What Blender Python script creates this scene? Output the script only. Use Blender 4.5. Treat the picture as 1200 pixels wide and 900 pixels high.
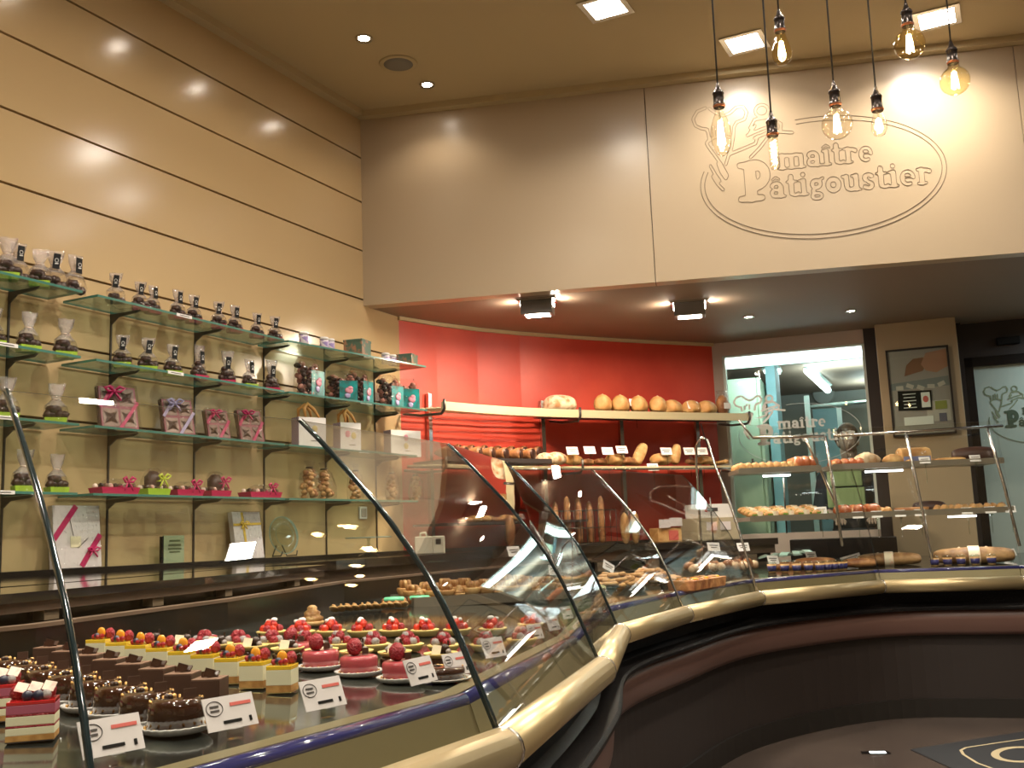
import bpy, math, random
import numpy as np
from mathutils import Vector, Matrix
for o in list(bpy.data.objects): bpy.data.objects.remove(o)
SC = bpy.context.scene
COL = SC.collection
PI = math.pi
rnd = random.Random(7)
DROP = 0.17            # the numbers below put the floor at z = 0.17; everything is lowered at the end so that the floor is z = 0

# ------------------------------------------------------------------ camera, world, exposure, lights
FPX = 1195.0
_p, _y, _r = [math.radians(a) for a in (8.51, 26.31, 2.2)]
CAM = np.array([3.6, 0.0, 1.25])
F_ = np.array([-math.sin(_y)*math.cos(_p), math.cos(_y)*math.cos(_p), math.sin(_p)])
R0_ = np.array([math.cos(_y), math.sin(_y), 0.0]); U0_ = np.cross(R0_, F_)
R_ = math.cos(_r)*R0_ - math.sin(_r)*U0_
U_ = math.sin(_r)*R0_ + math.cos(_r)*U0_
cd = bpy.data.cameras.new('camera'); cam = bpy.data.objects.new('camera', cd); COL.objects.link(cam)
cd.sensor_width = 36.0; cd.lens = FPX/1200*36; cd.clip_start = 0.02; cd.clip_end = 100
cam.matrix_world = Matrix(((R_[0], U_[0], -F_[0], CAM[0]), (R_[1], U_[1], -F_[1], CAM[1]), (R_[2], U_[2], -F_[2], CAM[2]), (0, 0, 0, 1)))
SC.camera = cam
SC.view_settings.view_transform = 'Standard'; SC.view_settings.look = 'None'
SC.view_settings.gamma = 1; SC.view_settings.use_curve_mapping = False
SC.view_settings.exposure = 0.27
try: SC.cycles.transparent_max_bounces = 32
except Exception: pass
W = bpy.data.worlds.new('world'); SC.world = W; W.use_nodes = True
W.node_tree.nodes['Background'].inputs[0].default_value = (1.0, 0.85, 0.7, 1); W.node_tree.nodes['Background'].inputs[1].default_value = 0.02

LZ = 3.99              # ceiling height
CH = 5                 # lamps are built with their fittings further down, these are their strengths
P_SQ, P_SPOT, P_BOX, P_BULB, P_TUBE = 32.0, 7.0, 26.0, 1.0, 75.0
WARM = (1.0, 0.83, 0.62); NEUT = (1.0, 0.9, 0.76); COOL = (0.80, 0.97, 1.0)
def lamp(kind, name, loc, power, color, size=0.1, size_y=None, rot=(0, 0, 0), spread=None, parent=None, cone=None):
    L = bpy.data.lights.new(name, kind); L.energy = power; L.color = color
    if kind == 'AREA':
        L.shape = 'RECTANGLE' if size_y else 'SQUARE'; L.size = size
        if size_y: L.size_y = size_y
        if spread: L.spread = spread
    elif kind == 'SPOT': L.spot_size = cone or 1.6; L.spot_blend = 0.6; L.shadow_soft_size = size
    else: L.shadow_soft_size = size
    o = bpy.data.objects.new(name, L); COL.objects.link(o); o.location = loc; o.rotation_euler = rot
    if parent: o.parent = parent
    return o
# larger ceiling light panels over the customers' side of the shop (behind and beside the camera)
SQUARES = [(1.885, 4.755), (2.43, 5.53), (3.43, 5.80), (1.9, 3.1), (1.9, 1.4), (3.6, 4.0), (3.6, 2.0), (5.4, 4.4), (5.4, 2.0), (3.6, -0.4), (5.4, -0.4), (1.9, -0.4)]
SPOTS = [(0.60, 5.06), (0.605, 4.385), (0.59, 3.77), (0.59, 3.1), (0.59, 2.4), (0.59, 1.7), (0.59, 1.0)]

# ------------------------------------------------------------------ pixel helpers: a point of the photo's frame met with a real plane
def ray(u, v): return F_ + (u-600)/FPX*R_ - (v-450)/FPX*U_
def onz(u, v, z): d = ray(u, v); return CAM + d*(z-CAM[2])/d[2]
def onx(u, v, x=0.0): d = ray(u, v); return CAM + d*(x-CAM[0])/d[0]
def onp(u, v, P, n):
    d = ray(u, v); P = np.array(P, float); n = np.array(n, float); return CAM + d*((P-CAM) @ n)/(d @ n)
def atd(u, v, D): return CAM + ray(u, v)*D

# ------------------------------------------------------------------ materials
MATS = {}
def mat(name, col, rough=0.5, metal=0.0, var=None, bump=None, emit=None, spec=0.5, coat=0.0, trans=None, stops=None):
    if name in MATS: return MATS[name]
    m = bpy.data.materials.new(name); m.use_nodes = True; nt = m.node_tree; N = nt.nodes; B = N['Principled BSDF']
    c = (*col, 1)
    B.inputs['Base Color'].default_value = c; B.inputs['Roughness'].default_value = rough; B.inputs['Metallic'].default_value = metal
    B.inputs['Specular IOR Level'].default_value = spec
    if coat: B.inputs['Coat Weight'].default_value = coat; B.inputs['Coat Roughness'].default_value = 0.08
    tc = N.new('ShaderNodeTexCoord')
    if var:      # (scale, second colour, low, high)
        sc, c2, lo, hi = var
        n = N.new('ShaderNodeTexNoise'); n.inputs['Scale'].default_value = sc; n.inputs['Detail'].default_value = 5
        r = N.new('ShaderNodeValToRGB'); r.color_ramp.elements[0].position = lo; r.color_ramp.elements[1].position = hi
        r.color_ramp.elements[0].color = c; r.color_ramp.elements[1].color = (*c2, 1)
        nt.links.new(tc.outputs['Object'], n.inputs['Vector']); nt.links.new(n.outputs['Fac'], r.inputs['Fac']); nt.links.new(r.outputs['Color'], B.inputs['Base Color'])
    if bump:     # (scale, strength, distance)
        n = N.new('ShaderNodeTexNoise'); n.inputs['Scale'].default_value = bump[0]; n.inputs['Detail'].default_value = 4
        b = N.new('ShaderNodeBump'); b.inputs['Strength'].default_value = bump[1]; b.inputs['Distance'].default_value = bump[2]
        nt.links.new(tc.outputs['Object'], n.inputs['Vector']); nt.links.new(n.outputs['Fac'], b.inputs['Height']); nt.links.new(b.outputs['Normal'], B.inputs['Normal'])
    if emit: B.inputs['Emission Color'].default_value = (*emit[0], 1); B.inputs['Emission Strength'].default_value = emit[1]
    MATS[name] = m; return m
def thin(name, tint=(1, 1, 1), ior=1.45, haze=None, rough=0.0, boost=1.0, bump=None):
    """thin clear sheet: lets light straight through and mirrors by Fresnel"""
    if name in MATS: return MATS[name]
    m = bpy.data.materials.new(name); m.use_nodes = True; nt = m.node_tree; N = nt.nodes; N.clear()
    out = N.new('ShaderNodeOutputMaterial'); mx = N.new('ShaderNodeMixShader'); t = N.new('ShaderNodeBsdfTransparent'); g = N.new('ShaderNodeBsdfGlossy')
    t.inputs['Color'].default_value = (*tint, 1); g.inputs['Roughness'].default_value = rough
    f0 = ((ior-1)/(ior+1))**2
    ge = N.new('ShaderNodeNewGeometry'); dt = N.new('ShaderNodeVectorMath'); dt.operation = 'DOT_PRODUCT'
    nt.links.new(ge.outputs['Normal'], dt.inputs[0]); nt.links.new(ge.outputs['Incoming'], dt.inputs[1])
    def mth(op, *ins):
        q = N.new('ShaderNodeMath'); q.operation = op
        for k, x in enumerate(ins):
            if isinstance(x, (int, float)): q.inputs[k].default_value = x
            else: nt.links.new(x, q.inputs[k])
        return q
    ab = mth('ABSOLUTE', dt.outputs['Value']); om = mth('SUBTRACT', 1.0, ab.outputs[0]); pw = mth('POWER', om.outputs[0], 5.0)
    mul = mth('MULTIPLY_ADD', pw.outputs[0], (1-f0)*boost, f0*boost); mul.use_clamp = True
    nt.links.new(mul.outputs[0], mx.inputs[0]); nt.links.new(g.outputs[0], mx.inputs[2])
    first = t.outputs[0]
    if haze:     # (colour, share) a little frosting
        d = N.new('ShaderNodeBsdfDiffuse'); d.inputs['Color'].default_value = (*haze[0], 1); m2 = N.new('ShaderNodeMixShader'); m2.inputs[0].default_value = haze[1]
        nt.links.new(t.outputs[0], m2.inputs[1]); nt.links.new(d.outputs[0], m2.inputs[2]); first = m2.outputs[0]
    if bump:
        tc = N.new('ShaderNodeTexCoord'); n = N.new('ShaderNodeTexNoise'); n.inputs['Scale'].default_value = bump[0]
        b = N.new('ShaderNodeBump'); b.inputs['Strength'].default_value = bump[1]; b.inputs['Distance'].default_value = bump[2]
        nt.links.new(tc.outputs['Object'], n.inputs['Vector']); nt.links.new(n.outputs['Fac'], b.inputs['Height'])
        nt.links.new(b.outputs['Normal'], dt.inputs[0]); nt.links.new(b.outputs['Normal'], g.inputs['Normal'])
    nt.links.new(first, mx.inputs[1]); nt.links.new(mx.outputs[0], out.inputs[0])
    MATS[name] = m; return m
def glow(name, col, s):
    if name in MATS: return MATS[name]
    m = bpy.data.materials.new(name); m.use_nodes = True; N = m.node_tree.nodes; N.clear()
    e = N.new('ShaderNodeEmission'); e.inputs[0].default_value = (*col, 1); e.inputs[1].default_value = s
    o = N.new('ShaderNodeOutputMaterial'); m.node_tree.links.new(e.outputs[0], o.inputs[0]); MATS[name] = m; return m
def check_mat(name, c1, c2, scale):
    m = mat(name, c1, 0.6); nt = m.node_tree; N = nt.nodes
    k = N.new('ShaderNodeTexChecker'); k.inputs['Color1'].default_value = (*c1, 1); k.inputs['Color2'].default_value = (*c2, 1); k.inputs['Scale'].default_value = scale
    tc = N.new('ShaderNodeTexCoord'); nt.links.new(tc.outputs['Object'], k.inputs['Vector']); nt.links.new(k.outputs['Color'], N['Principled BSDF'].inputs['Base Color']); return m

M_wall = mat('wall_panel_cream', (0.56, 0.405, 0.215), 0.17, spec=0.5)
M_fascia = mat('fascia_beige', (0.50, 0.39, 0.26), 0.3, spec=0.45)
M_groove = mat('groove_dark', (0.10, 0.07, 0.04), 0.8)
M_engrave = mat('engraved_line', (0.22, 0.165, 0.11), 0.8)
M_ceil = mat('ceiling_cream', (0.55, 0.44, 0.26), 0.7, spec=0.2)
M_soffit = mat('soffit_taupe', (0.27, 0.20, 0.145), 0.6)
M_red = mat('wall_red', (0.66, 0.075, 0.04), 0.38, var=(2.2, (0.58, 0.055, 0.03), 0.4, 0.6))
M_grey = mat('wall_grey', (0.42, 0.35, 0.30), 0.7)
M_beige = mat('pillar_beige', (0.36, 0.28, 0.17), 0.6)
M_dark = mat('dark_brown', (0.022, 0.014, 0.012), 0.5)
M_black = mat('black_gloss', (0.008, 0.007, 0.007), 0.22)
M_floor = mat('floor_tile_dark', (0.085, 0.064, 0.052), 0.2, var=(1.6, (0.055, 0.042, 0.036), 0.35, 0.65))
M_marble = mat('deck_marble', (0.018, 0.02, 0.018), 0.09, var=(9, (0.085, 0.09, 0.075), 0.50, 0.78), coat=0.3)
M_granite = mat('granite_black', (0.006, 0.0055, 0.0055), 0.38, spec=0.1, var=(220, (0.08, 0.07, 0.065), 0.58, 0.8))
M_rose = mat('rose_brown_band', (0.13, 0.07, 0.055), 0.35)
M_apron = mat('counter_front_brown', (0.022, 0.0155, 0.013), 0.5)
M_plinth = mat('plinth_black', (0.014, 0.012, 0.010), 0.4)
M_gold = mat('champagne_metal', (0.47, 0.37, 0.20), 0.36, metal=0.7)
M_goldflat = mat('champagne_panel', (0.20, 0.165, 0.085), 0.4, metal=0.3)
M_blue = mat('blue_tube', (0.035, 0.035, 0.14), 0.12, coat=0.6)
M_steel = mat('brushed_steel', (0.62, 0.60, 0.56), 0.22, metal=1.0)
M_dsteel = mat('dark_steel', (0.10, 0.09, 0.08), 0.35, metal=0.8)
M_brass = mat('brass_pale', (0.78, 0.66, 0.40), 0.3, metal=0.6)
M_wood = mat('cabinet_wood', (0.16, 0.105, 0.07), 0.45, var=(6, (0.13, 0.085, 0.055), 0.4, 0.6))
M_woodl = mat('cabinet_light', (0.26, 0.19, 0.12), 0.5)
M_glass = thin('case_glass', (0.975, 0.985, 0.97), 1.46, boost=1.25)
M_edge = mat('glass_edge_dark', (0.01, 0.02, 0.022), 0.1, coat=0.8)
M_win = thin('window_glass', (0.95, 1.0, 0.98), 1.45)
M_shelfg = thin('shelf_glass', (0.84, 0.94, 0.89), 1.5, haze=((0.20, 0.30, 0.26), 0.20))
M_shelfe = mat('shelf_glass_edge', (0.07, 0.20, 0.16), 0.15, coat=0.5)
M_clear = thin('clear_glassware', (0.86, 0.90, 0.86), 1.5, boost=1.6)
M_cello = thin('cellophane', (0.95, 0.94, 0.93), 1.5, haze=((0.75, 0.68, 0.66), 0.01), rough=0.05, boost=.7, bump=(60, 1.0, 0.02))
M_cello2 = thin('cellophane_gathered', (0.93, 0.90, 0.89), 1.5, haze=((0.90, 0.82, 0.80), 0.24), rough=0.10, boost=2.5, bump=(90, 1.0, 0.03))
M_white = mat('white_card', (0.80, 0.77, 0.74), 0.5)
M_lilac = mat('price_card', (0.66, 0.60, 0.60), 0.5)
M_cblack = mat('card_black', (0.004, 0.004, 0.004), 0.6, spec=.2)
M_ink = mat('ink_dark', (0.06, 0.05, 0.05), 0.6)
M_inkr = mat('ink_red', (0.62, 0.12, 0.10), 0.6)
M_green = mat('green_card', (0.36, 0.55, 0.04), 0.45)
M_pink = mat('pink_card', (0.50, 0.02, 0.09), 0.4)
M_rib = mat('magenta_ribbon', (0.50, 0.02, 0.12), 0.3)
M_lil = mat('lilac_ribbon', (0.42, 0.36, 0.58), 0.3)
M_yrib = mat('yellow_ribbon', (0.72, 0.50, 0.05), 0.3)
M_lime = mat('lime_ribbon', (0.55, 0.62, 0.06), 0.35)
M_choc = mat('chocolate_dark', (0.030, 0.012, 0.008), 0.28, var=(40, (0.085, 0.035, 0.02), 0.45, 0.7), bump=(60, 0.5, 0.004))
M_choc2 = mat('chocolate_block', (0.075, 0.034, 0.022), 0.42, var=(30, (0.055, 0.024, 0.015), 0.4, 0.6))
M_glaze = mat('chocolate_glaze', (0.035, 0.011, 0.005), 0.07, coat=1.0)
M_cocoa = mat('cocoa_top', (0.20, 0.11, 0.07), 0.6)
M_gbead = mat('gold_bead', (0.75, 0.42, 0.14), 0.25, metal=0.4)
M_doily = mat('silver_doily', (0.60, 0.58, 0.56), 0.35, bump=(90, 0.4, 0.003))
M_yel = mat('lemon_glaze', (0.90, 0.58, 0.04), 0.12, coat=0.7)
M_cream = mat('cream_layer', (0.80, 0.75, 0.52), 0.5)
M_sponge = mat('sponge', (0.60, 0.33, 0.10), 0.8, var=(60, (0.42, 0.20, 0.05), 0.4, 0.6))
M_rasp = mat('raspberry', (0.34, 0.012, 0.025), 0.35, bump=(230, 1.0, 0.006))
M_straw = mat('strawberry', (0.66, 0.04, 0.02), 0.2, coat=0.5)
M_bblue = mat('blueberry', (0.02, 0.022, 0.05), 0.35)
M_grey_b = mat('frosted_berry', (0.32, 0.28, 0.27), 0.6, bump=(120, 0.8, 0.005))
M_orange = mat('orange_fruit', (0.85, 0.35, 0.03), 0.25)
M_pmousse = mat('pink_mousse', (0.46, 0.07, 0.085), 0.22, coat=0.5)
M_redgl = mat('red_glaze', (0.55, 0.015, 0.02), 0.06, coat=1.0)
M_wchoc = mat('white_chocolate', (0.82, 0.66, 0.55), 0.35, var=(50, (0.72, 0.30, 0.28), 0.52, 0.7))
M_plaq = mat('cream_plaque', (0.88, 0.78, 0.58), 0.4, var=(35, (0.85, 0.50, 0.35), 0.5, 0.7))
M_shell = mat('tart_shell', (0.78, 0.58, 0.20), 0.45)
M_crust = mat('bread_crust', (0.50, 0.25, 0.08), 0.6, var=(9, (0.72, 0.47, 0.20), 0.4, 0.62), bump=(25, 0.5, 0.01))
M_crustd = mat('bread_crust_dark', (0.27, 0.10, 0.035), 0.5, var=(14, (0.52, 0.25, 0.09), 0.42, 0.62), bump=(30, 0.6, 0.01))
M_flour = mat('floured_crust', (0.72, 0.56, 0.38), 0.8, var=(22, (0.42, 0.20, 0.08), 0.48, 0.66), bump=(25, 0.5, 0.01))
M_rye = mat('dark_loaf', (0.055, 0.022, 0.016), 0.5, bump=(30, 0.5, 0.01))
M_nut = mat('nut_brown', (0.34, 0.16, 0.05), 0.4, var=(55, (0.60, 0.38, 0.15), 0.45, 0.62), bump=(80, 0.8, 0.006))
M_leaf = mat('salad_green', (0.16, 0.30, 0.04), 0.5)
M_mint = mat('mint_green', (0.16, 0.62, 0.36), 0.3)
M_teal = mat('teal_print', (0.01, 0.30, 0.30), 0.3, var=(26, (0.03, 0.18, 0.17), 0.45, 0.6))
M_pinkp = mat('pink_print', (0.75, 0.30, 0.38), 0.4)
M_plaid = check_mat('plaid_paper', (0.55, 0.38, 0.36), (0.25, 0.22, 0.42), 90)
M_tin = mat('green_tin', (0.09, 0.16, 0.12), 0.3, var=(30, (0.42, 0.20, 0.12), 0.5, 0.62))
M_brmix = mat('truffle_mix', (0.06, 0.02, 0.015), 0.35, var=(38, (0.50, 0.24, 0.17), 0.46, 0.6), bump=(45, 0.8, 0.01))
M_steelc = mat('device_beige', (0.62, 0.57, 0.44), 0.45)
M_sock = mat('lamp_socket_pewter', (0.045, 0.036, 0.032), 0.25, metal=0.85)
M_copper = mat('lamp_copper', (0.42, 0.16, 0.08), 0.3, metal=0.9)
M_cord = mat('cord_black', (0.015, 0.014, 0.014), 0.6)
M_bulb = thin('bulb_glass', (1.0, 0.97, 0.90), 1.45, boost=1.5)
M_amber = thin('bulb_amber', (1.0, 0.93, 0.70), 1.5, boost=1.5)
M_fil = glow('filament', (1.0, 0.70, 0.36), 45)
M_sql = glow('ceiling_panel_light', (1.0, 0.93, 0.86), 40)
M_spl = glow('spot_light', (1.0, 0.88, 0.74), 60)
M_tube = glow('fluorescent', (0.86, 1.0, 1.0), 9)
M_tube2 = glow('case_strip_light', (0.95, 0.97, 1.0), 10)

# ------------------------------------------------------------------ mesh builder
class MB:
    def __init__(s): s.v = []; s.f = []; s.m = []; s.s = []
    def add(s, vs, fs, mi=0, smooth=True):
        b = len(s.v); s.v += [tuple(float(c) for c in p) for p in vs]
        for f in fs: s.f.append([b+i for i in f]); s.m.append(mi); s.s.append(smooth)
        return s
    def box(s, c, d, mi=0, rz=0.0, M=None):
        hx, hy, hz = d[0]/2, d[1]/2, d[2]/2; vs = []
        for z in (-hz, hz):
            for x, y in ((-hx, -hy), (hx, -hy), (hx, hy), (-hx, hy)):
                vs.append(Vector((x, y, z)))
        if M is None: M = Matrix.Rotation(rz, 3, 'Z')
        vs = [M @ p + Vector(c) for p in vs]
        return s.add(vs, [(3, 2, 1, 0), (4, 5, 6, 7), (0, 1, 5, 4), (1, 2, 6, 5), (2, 3, 7, 6), (3, 0, 4, 7)], mi, False)
    def sph(s, c, r, mi=0, n=10, noise=0.0, M=None):
        if not hasattr(r, '__len__'): r = (r, r, r)
        vs = []; k = max(4, n//2+1)
        for i in range(k+1):
            t = PI*i/k
            for j in range(n):
                a = 2*PI*j/n; q = 1+(rnd.uniform(-noise, noise) if 0 < i < k else 0)
                p = Vector((r[0]*math.sin(t)*math.cos(a)*q, r[1]*math.sin(t)*math.sin(a)*q, r[2]*math.cos(t)*q))
                if M is not None: p = M @ p
                vs.append(p+Vector(c))
        fs = []
        for i in range(k):
            for j in range(n): fs.append((i*n+j, (i+1)*n+j, (i+1)*n+(j+1) % n, i*n+(j+1) % n))
        return s.add(vs, fs, mi, True)
    def lathe(s, prof, mi=0, n=20, c=(0, 0, 0), rib=0.0, nr=0, M=None, smooth=True, mis=None):
        vs = []
        for (r, z) in prof:
            for j in range(n):
                a = 2*PI*j/n; q = 1+rib*math.cos(nr*a) if nr else 1
                p = Vector((r*q*math.cos(a), r*q*math.sin(a), z))
                if M is not None: p = M @ p
                vs.append(p+Vector(c))
        for i in range(len(prof)-1):
            fs = [(i*n+j, i*n+(j+1) % n, (i+1)*n+(j+1) % n, (i+1)*n+j) for j in range(n)]
            if i == 0: b = len(s.v); s.add(vs, fs, mis[i] if mis else mi, smooth)
            else:
                for f in fs: s.f.append([b+q for q in f]); s.m.append(mis[i] if mis else mi); s.s.append(smooth)
        if prof[0][0] > 1e-5: s.f.append([b+j for j in reversed(range(n))]); s.m.append(mi); s.s.append(False)
        if prof[-1][0] > 1e-5: s.f.append([b+(len(prof)-1)*n+j for j in range(n)]); s.m.append(mis[-1] if mis else mi); s.s.append(False)
        return s
    def tube(s, pts, r, mi=0, n=8, closed=False):
        P = [Vector(p) for p in pts]; k = len(P); rr = r if hasattr(r, '__len__') else [r]*k
        vs = []; up = Vector((0, 0, 1)); prev = None
        for i in range(k):
            a = P[(i-1) % k] if (closed or i > 0) else P[i]; b = P[(i+1) % k] if (closed or i < k-1) else P[i]
            t = (b-a); t = t.normalized() if t.length > 1e-9 else Vector((0, 0, 1))
            if prev is None:
                x = t.cross(up) if abs(t.z) < 0.95 else t.cross(Vector((1, 0, 0)))
            else: x = prev - t*prev.dot(t)
            x = x.normalized() if x.length > 1e-9 else Vector((1, 0, 0)); prev = x; y = t.cross(x)
            for j in range(n): w = 2*PI*j/n; vs.append(P[i]+(x*math.cos(w)+y*math.sin(w))*rr[i])
        fs = []
        for i in range(k if closed else k-1):
            q = (i+1) % k
            for j in range(n): fs.append((i*n+j, i*n+(j+1) % n, q*n+(j+1) % n, q*n+j))
        if not closed: fs += [tuple(reversed(range(n))), tuple((k-1)*n+j for j in range(n))]
        return s.add(vs, fs, mi, True)
    def prism(s, poly, z0, z1, mi=0, smooth=False):
        n = len(poly); vs = [(*p, z0) for p in poly]+[(*p, z1) for p in poly]
        return s.add(vs, [tuple(reversed(range(n))), tuple(range(n, 2*n))]+[(i, (i+1) % n, n+(i+1) % n, n+i) for i in range(n)], mi, smooth)
    def quad(s, a, b, c, d, mi=0, th=0.0):
        a, b, c, d = [Vector([float(q) for q in p]) for p in (a, b, c, d)]
        if not th: return s.add([a, b, c, d], [(0, 1, 2, 3)], mi, False)
        n = (b-a).cross(d-a).normalized()*th
        return s.add([a, b, c, d, a+n, b+n, c+n, d+n], [(3, 2, 1, 0), (4, 5, 6, 7), (0, 1, 5, 4), (1, 2, 6, 5), (2, 3, 7, 6), (3, 0, 4, 7)], mi, False)
    def rings(s, rings, mi=0, closed=True, smooth=True, caps=True):
        n = len(rings[0]); vs = [p for r_ in rings for p in r_]; fs = []
        for i in range(len(rings)-1):
            for j in range(n if closed else n-1): fs.append((i*n+j, i*n+(j+1) % n, (i+1)*n+(j+1) % n, (i+1)*n+j))
        if caps and closed: fs += [tuple(reversed(range(n))), tuple((len(rings)-1)*n+j for j in range(n))]
        return s.add(vs, fs, mi, smooth)
    def build(s, name, mats, parent=None, loc=None, rot=None):
        me = bpy.data.meshes.new(name); me.from_pydata(s.v, [], s.f)
        if not isinstance(mats, (list, tuple)): mats = [mats]
        for m in mats: me.materials.append(m)
        me.polygons.foreach_set('material_index', s.m); me.polygons.foreach_set('use_smooth', s.s); me.update()
        o = bpy.data.objects.new(name, me); COL.objects.link(o)
        if parent: o.parent = parent
        if loc is not None: o.location = loc
        if rot is not None: o.rotation_euler = rot
        return o
def bev(o, w, n=2):
    m = o.modifiers.new('bevel', 'BEVEL'); m.width = w; m.segments = n; m.limit_method = 'ANGLE'; return o
def tag(o, label, cat, group=None):
    o['label'] = label; o['category'] = cat
    if group: o['group'] = group
    return o
def thing(name, label, cat, loc=(0, 0, 0), rz=0.0, group=None):
    o = bpy.data.objects.new(name, None); COL.objects.link(o); o.location = [float(c) for c in loc]; o.rotation_euler = (0, 0, rz)
    o.empty_display_size = 0.05; return tag(o, label, cat, group)
def struct(o): o['kind'] = 'structure'; return o
def ctree(o, parent=None):
    c = o.copy(); COL.objects.link(c)
    if parent: c.parent = parent
    for ch in list(o.children): ctree(ch, c)
    return c
USED = set()
def place(proto, loc, rz, label, group=None, scale=None, cat=None, rx=0.0, ry=0.0):
    """first use moves the thing itself, later ones copy it with its parts"""
    if proto.name in USED: o = ctree(proto)
    else: o = proto; USED.add(proto.name)
    o.location = [float(c) for c in loc]; o.rotation_euler = (rx, ry, rz); o['label'] = label
    if group: o['group'] = group
    if cat: o['category'] = cat
    o.scale = (scale,)*3 if isinstance(scale, (int, float)) else (scale or (1, 1, 1))
    return o
ORD = ['first', 'second', 'third', 'fourth', 'fifth', 'sixth', 'seventh', 'eighth', 'ninth', 'tenth', 'eleventh', 'twelfth', 'thirteenth', 'fourteenth', 'fifteenth', 'sixteenth', 'seventeenth', 'eighteenth', 'nineteenth', 'twentieth', 'twenty-first', 'twenty-second', 'twenty-third', 'twenty-fourth']

# ------------------------------------------------------------------ the logo (letters and the baker emblem) as a distance field -> outlines
def arc(cx, cy, rx, ry, a0, a1, r, k=12):
    p = [(cx+rx*math.cos(math.radians(a0+(a1-a0)*i/k)), cy+ry*math.sin(math.radians(a0+(a1-a0)*i/k))) for i in range(k+1)]
    return [(*p[i], *p[i+1], r) for i in range(k)]
S, T = .155, .075
def vst(x, y0, y1, foot=True, head=True):
    o = [(x, y0+S*.7, x, y1-S*.7, S)]
    if foot: o += [(x-.24, y0+.07, x+.24, y0+.07, .07)]
    if head: o += [(x-.24, y1-.09, x, y1-.09, .08)]
    return o
def hat(x, y): return [(x-.22, y-.1, x, y+.06, .06), (x, y+.06, x+.22, y-.1, .06)]
def letter(c):
    if c == 'm': return vst(.3, 0, 1)+vst(.92, 0, .9, head=False)+vst(1.54, 0, .9, head=False)+arc(.61, .62, .31, .25, 170, 0, .12)+arc(1.23, .62, .31, .25, 170, 0, .12), 1.85
    if c == 'a': return arc(.42, .3, .26, .2, 0, 360, .11)+vst(.74, 0, .75, head=False)+arc(.46, .66, .28, .22, 160, 0, .12)+[(.22, .7, .24, .74, .11)], 1.05
    if c == 'â':
        l, w = letter('a'); return l+hat(.46, 1.2), w
    if c == 'î': return vst(.3, 0, 1)+hat(.3, 1.22), .62
    if c == 'i': return vst(.3, 0, 1)+[(.3, 1.27, .3, 1.27, .14)], .62
    if c == 't': return [(.34, .2, .34, 1.2, S), (.08, .9, .66, .9, .07)]+arc(.55, .24, .2, .17, 180, 330, .1), .78
    if c == 'r': return vst(.3, 0, 1)+arc(.55, .6, .25, .25, 160, 50, .12)+[(.74, .78, .76, .76, .14)], .92
    if c == 'e': return arc(.5, .48, .34, .38, 0, 295, .105, 16)+[(.25, .5, .80, .5, .04), (.22, .38, .22, .60, .13)], 1.03
    if c == 'g': return arc(.45, .62, .25, .22, 0, 360, .12)+arc(.45, -.1, .3, .17, 0, 360, .09)+arc(.4, .2, .2, .1, 120, 250, .09)+[(.68, .85, .86, .95, .09)], .98
    if c == 'o': return arc(.5, .48, .32, .34, 0, 360, .15, 16), 1.0
    if c == 'u': return vst(.3, .25, 1, foot=False)+vst(.88, 0, 1)+arc(.58, .34, .29, .24, 180, 340, .13), 1.18
    if c == 's': return arc(.42, .72, .22, .17, 30, 250, .12)+arc(.42, .26, .22, .17, -150, 80, .12)+[(.62, .82, .64, .8, .12), (.18, .16, .2, .2, .12)], .84
    return [], .5
def word(w, x0, y0, x1, h, slope=0.0):
    caps = []; x = 0
    for c in w:
        l, a = letter(c); caps += [(p[0]+x, p[1], p[2]+x, p[3], p[4]) for p in l]; x += a
    k = (x1-x0)/x
    return [(x0+p[0]*k, y0+p[1]*h, x0+p[2]*k, y0+p[3]*h, p[4]*(k+h)/2) for p in caps]
def poly_caps(L, r): return [(*L[i], *L[i+1], r) for i in range(len(L)-1)]
def sh(L): return [(x-285, 700-y) for x, y in L]
TEXT = word('maître', 257, 160, 800, 88)+word('âtigoustier', 196, 8, 1104, 90)
BIGP = [(95, 30, 95, 195, 34), (35, 18, 155, 18, 17), (40, 205, 100, 205, 17)]+arc(120, 145, 62, 58, 88, -90, 28)
CHEF = []
for L in ([(150, 150), (100, 165), (72, 205), (84, 245), (120, 265), (152, 272), (160, 330), (142, 352), (160, 385), (190, 430), (215, 470), (250, 545)],
          [(172, 155), (210, 188), (250, 205), (290, 195), (330, 165), (368, 165), (388, 200), (372, 238), (325, 250), (308, 275), (300, 330), (285, 390), (265, 430), (245, 480)],
          [(145, 345), (190, 322), (240, 315), (288, 335)], [(190, 265), (190, 305)], [(216, 250), (218, 300)], [(245, 255), (246, 300)],
          [(270, 425), (350, 402), (425, 380), (440, 340)], [(500, 350), (450, 405), (390, 455)], [(420, 350), (520, 320), (640, 340)],
          [(400, 290), (430, 245), (520, 240), (580, 285), (570, 325)], [(380, 330), (470, 302), (545, 288)], [(395, 318), (430, 280)],
          [(165, 540), (190, 585), (220, 620)], [(200, 470), (215, 520), (240, 560)], [(155, 480), (180, 530), (205, 570)]):
    CHEF += poly_caps(sh(L), 8)
CHEF += [(*c[:4], 8) for c in arc(475-285, 700-200, 38, 34, 0, 360, 8)]
ECX, ECY, EA, EB = 495, 100, 678, 321
def ell(a0, a1, off=0, k=80): return [(ECX+(EA+off)*math.cos(math.radians(a0+(a1-a0)*i/k)), ECY+(EB+off)*math.sin(math.radians(a0+(a1-a0)*i/k))) for i in range(k+1)]
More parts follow.
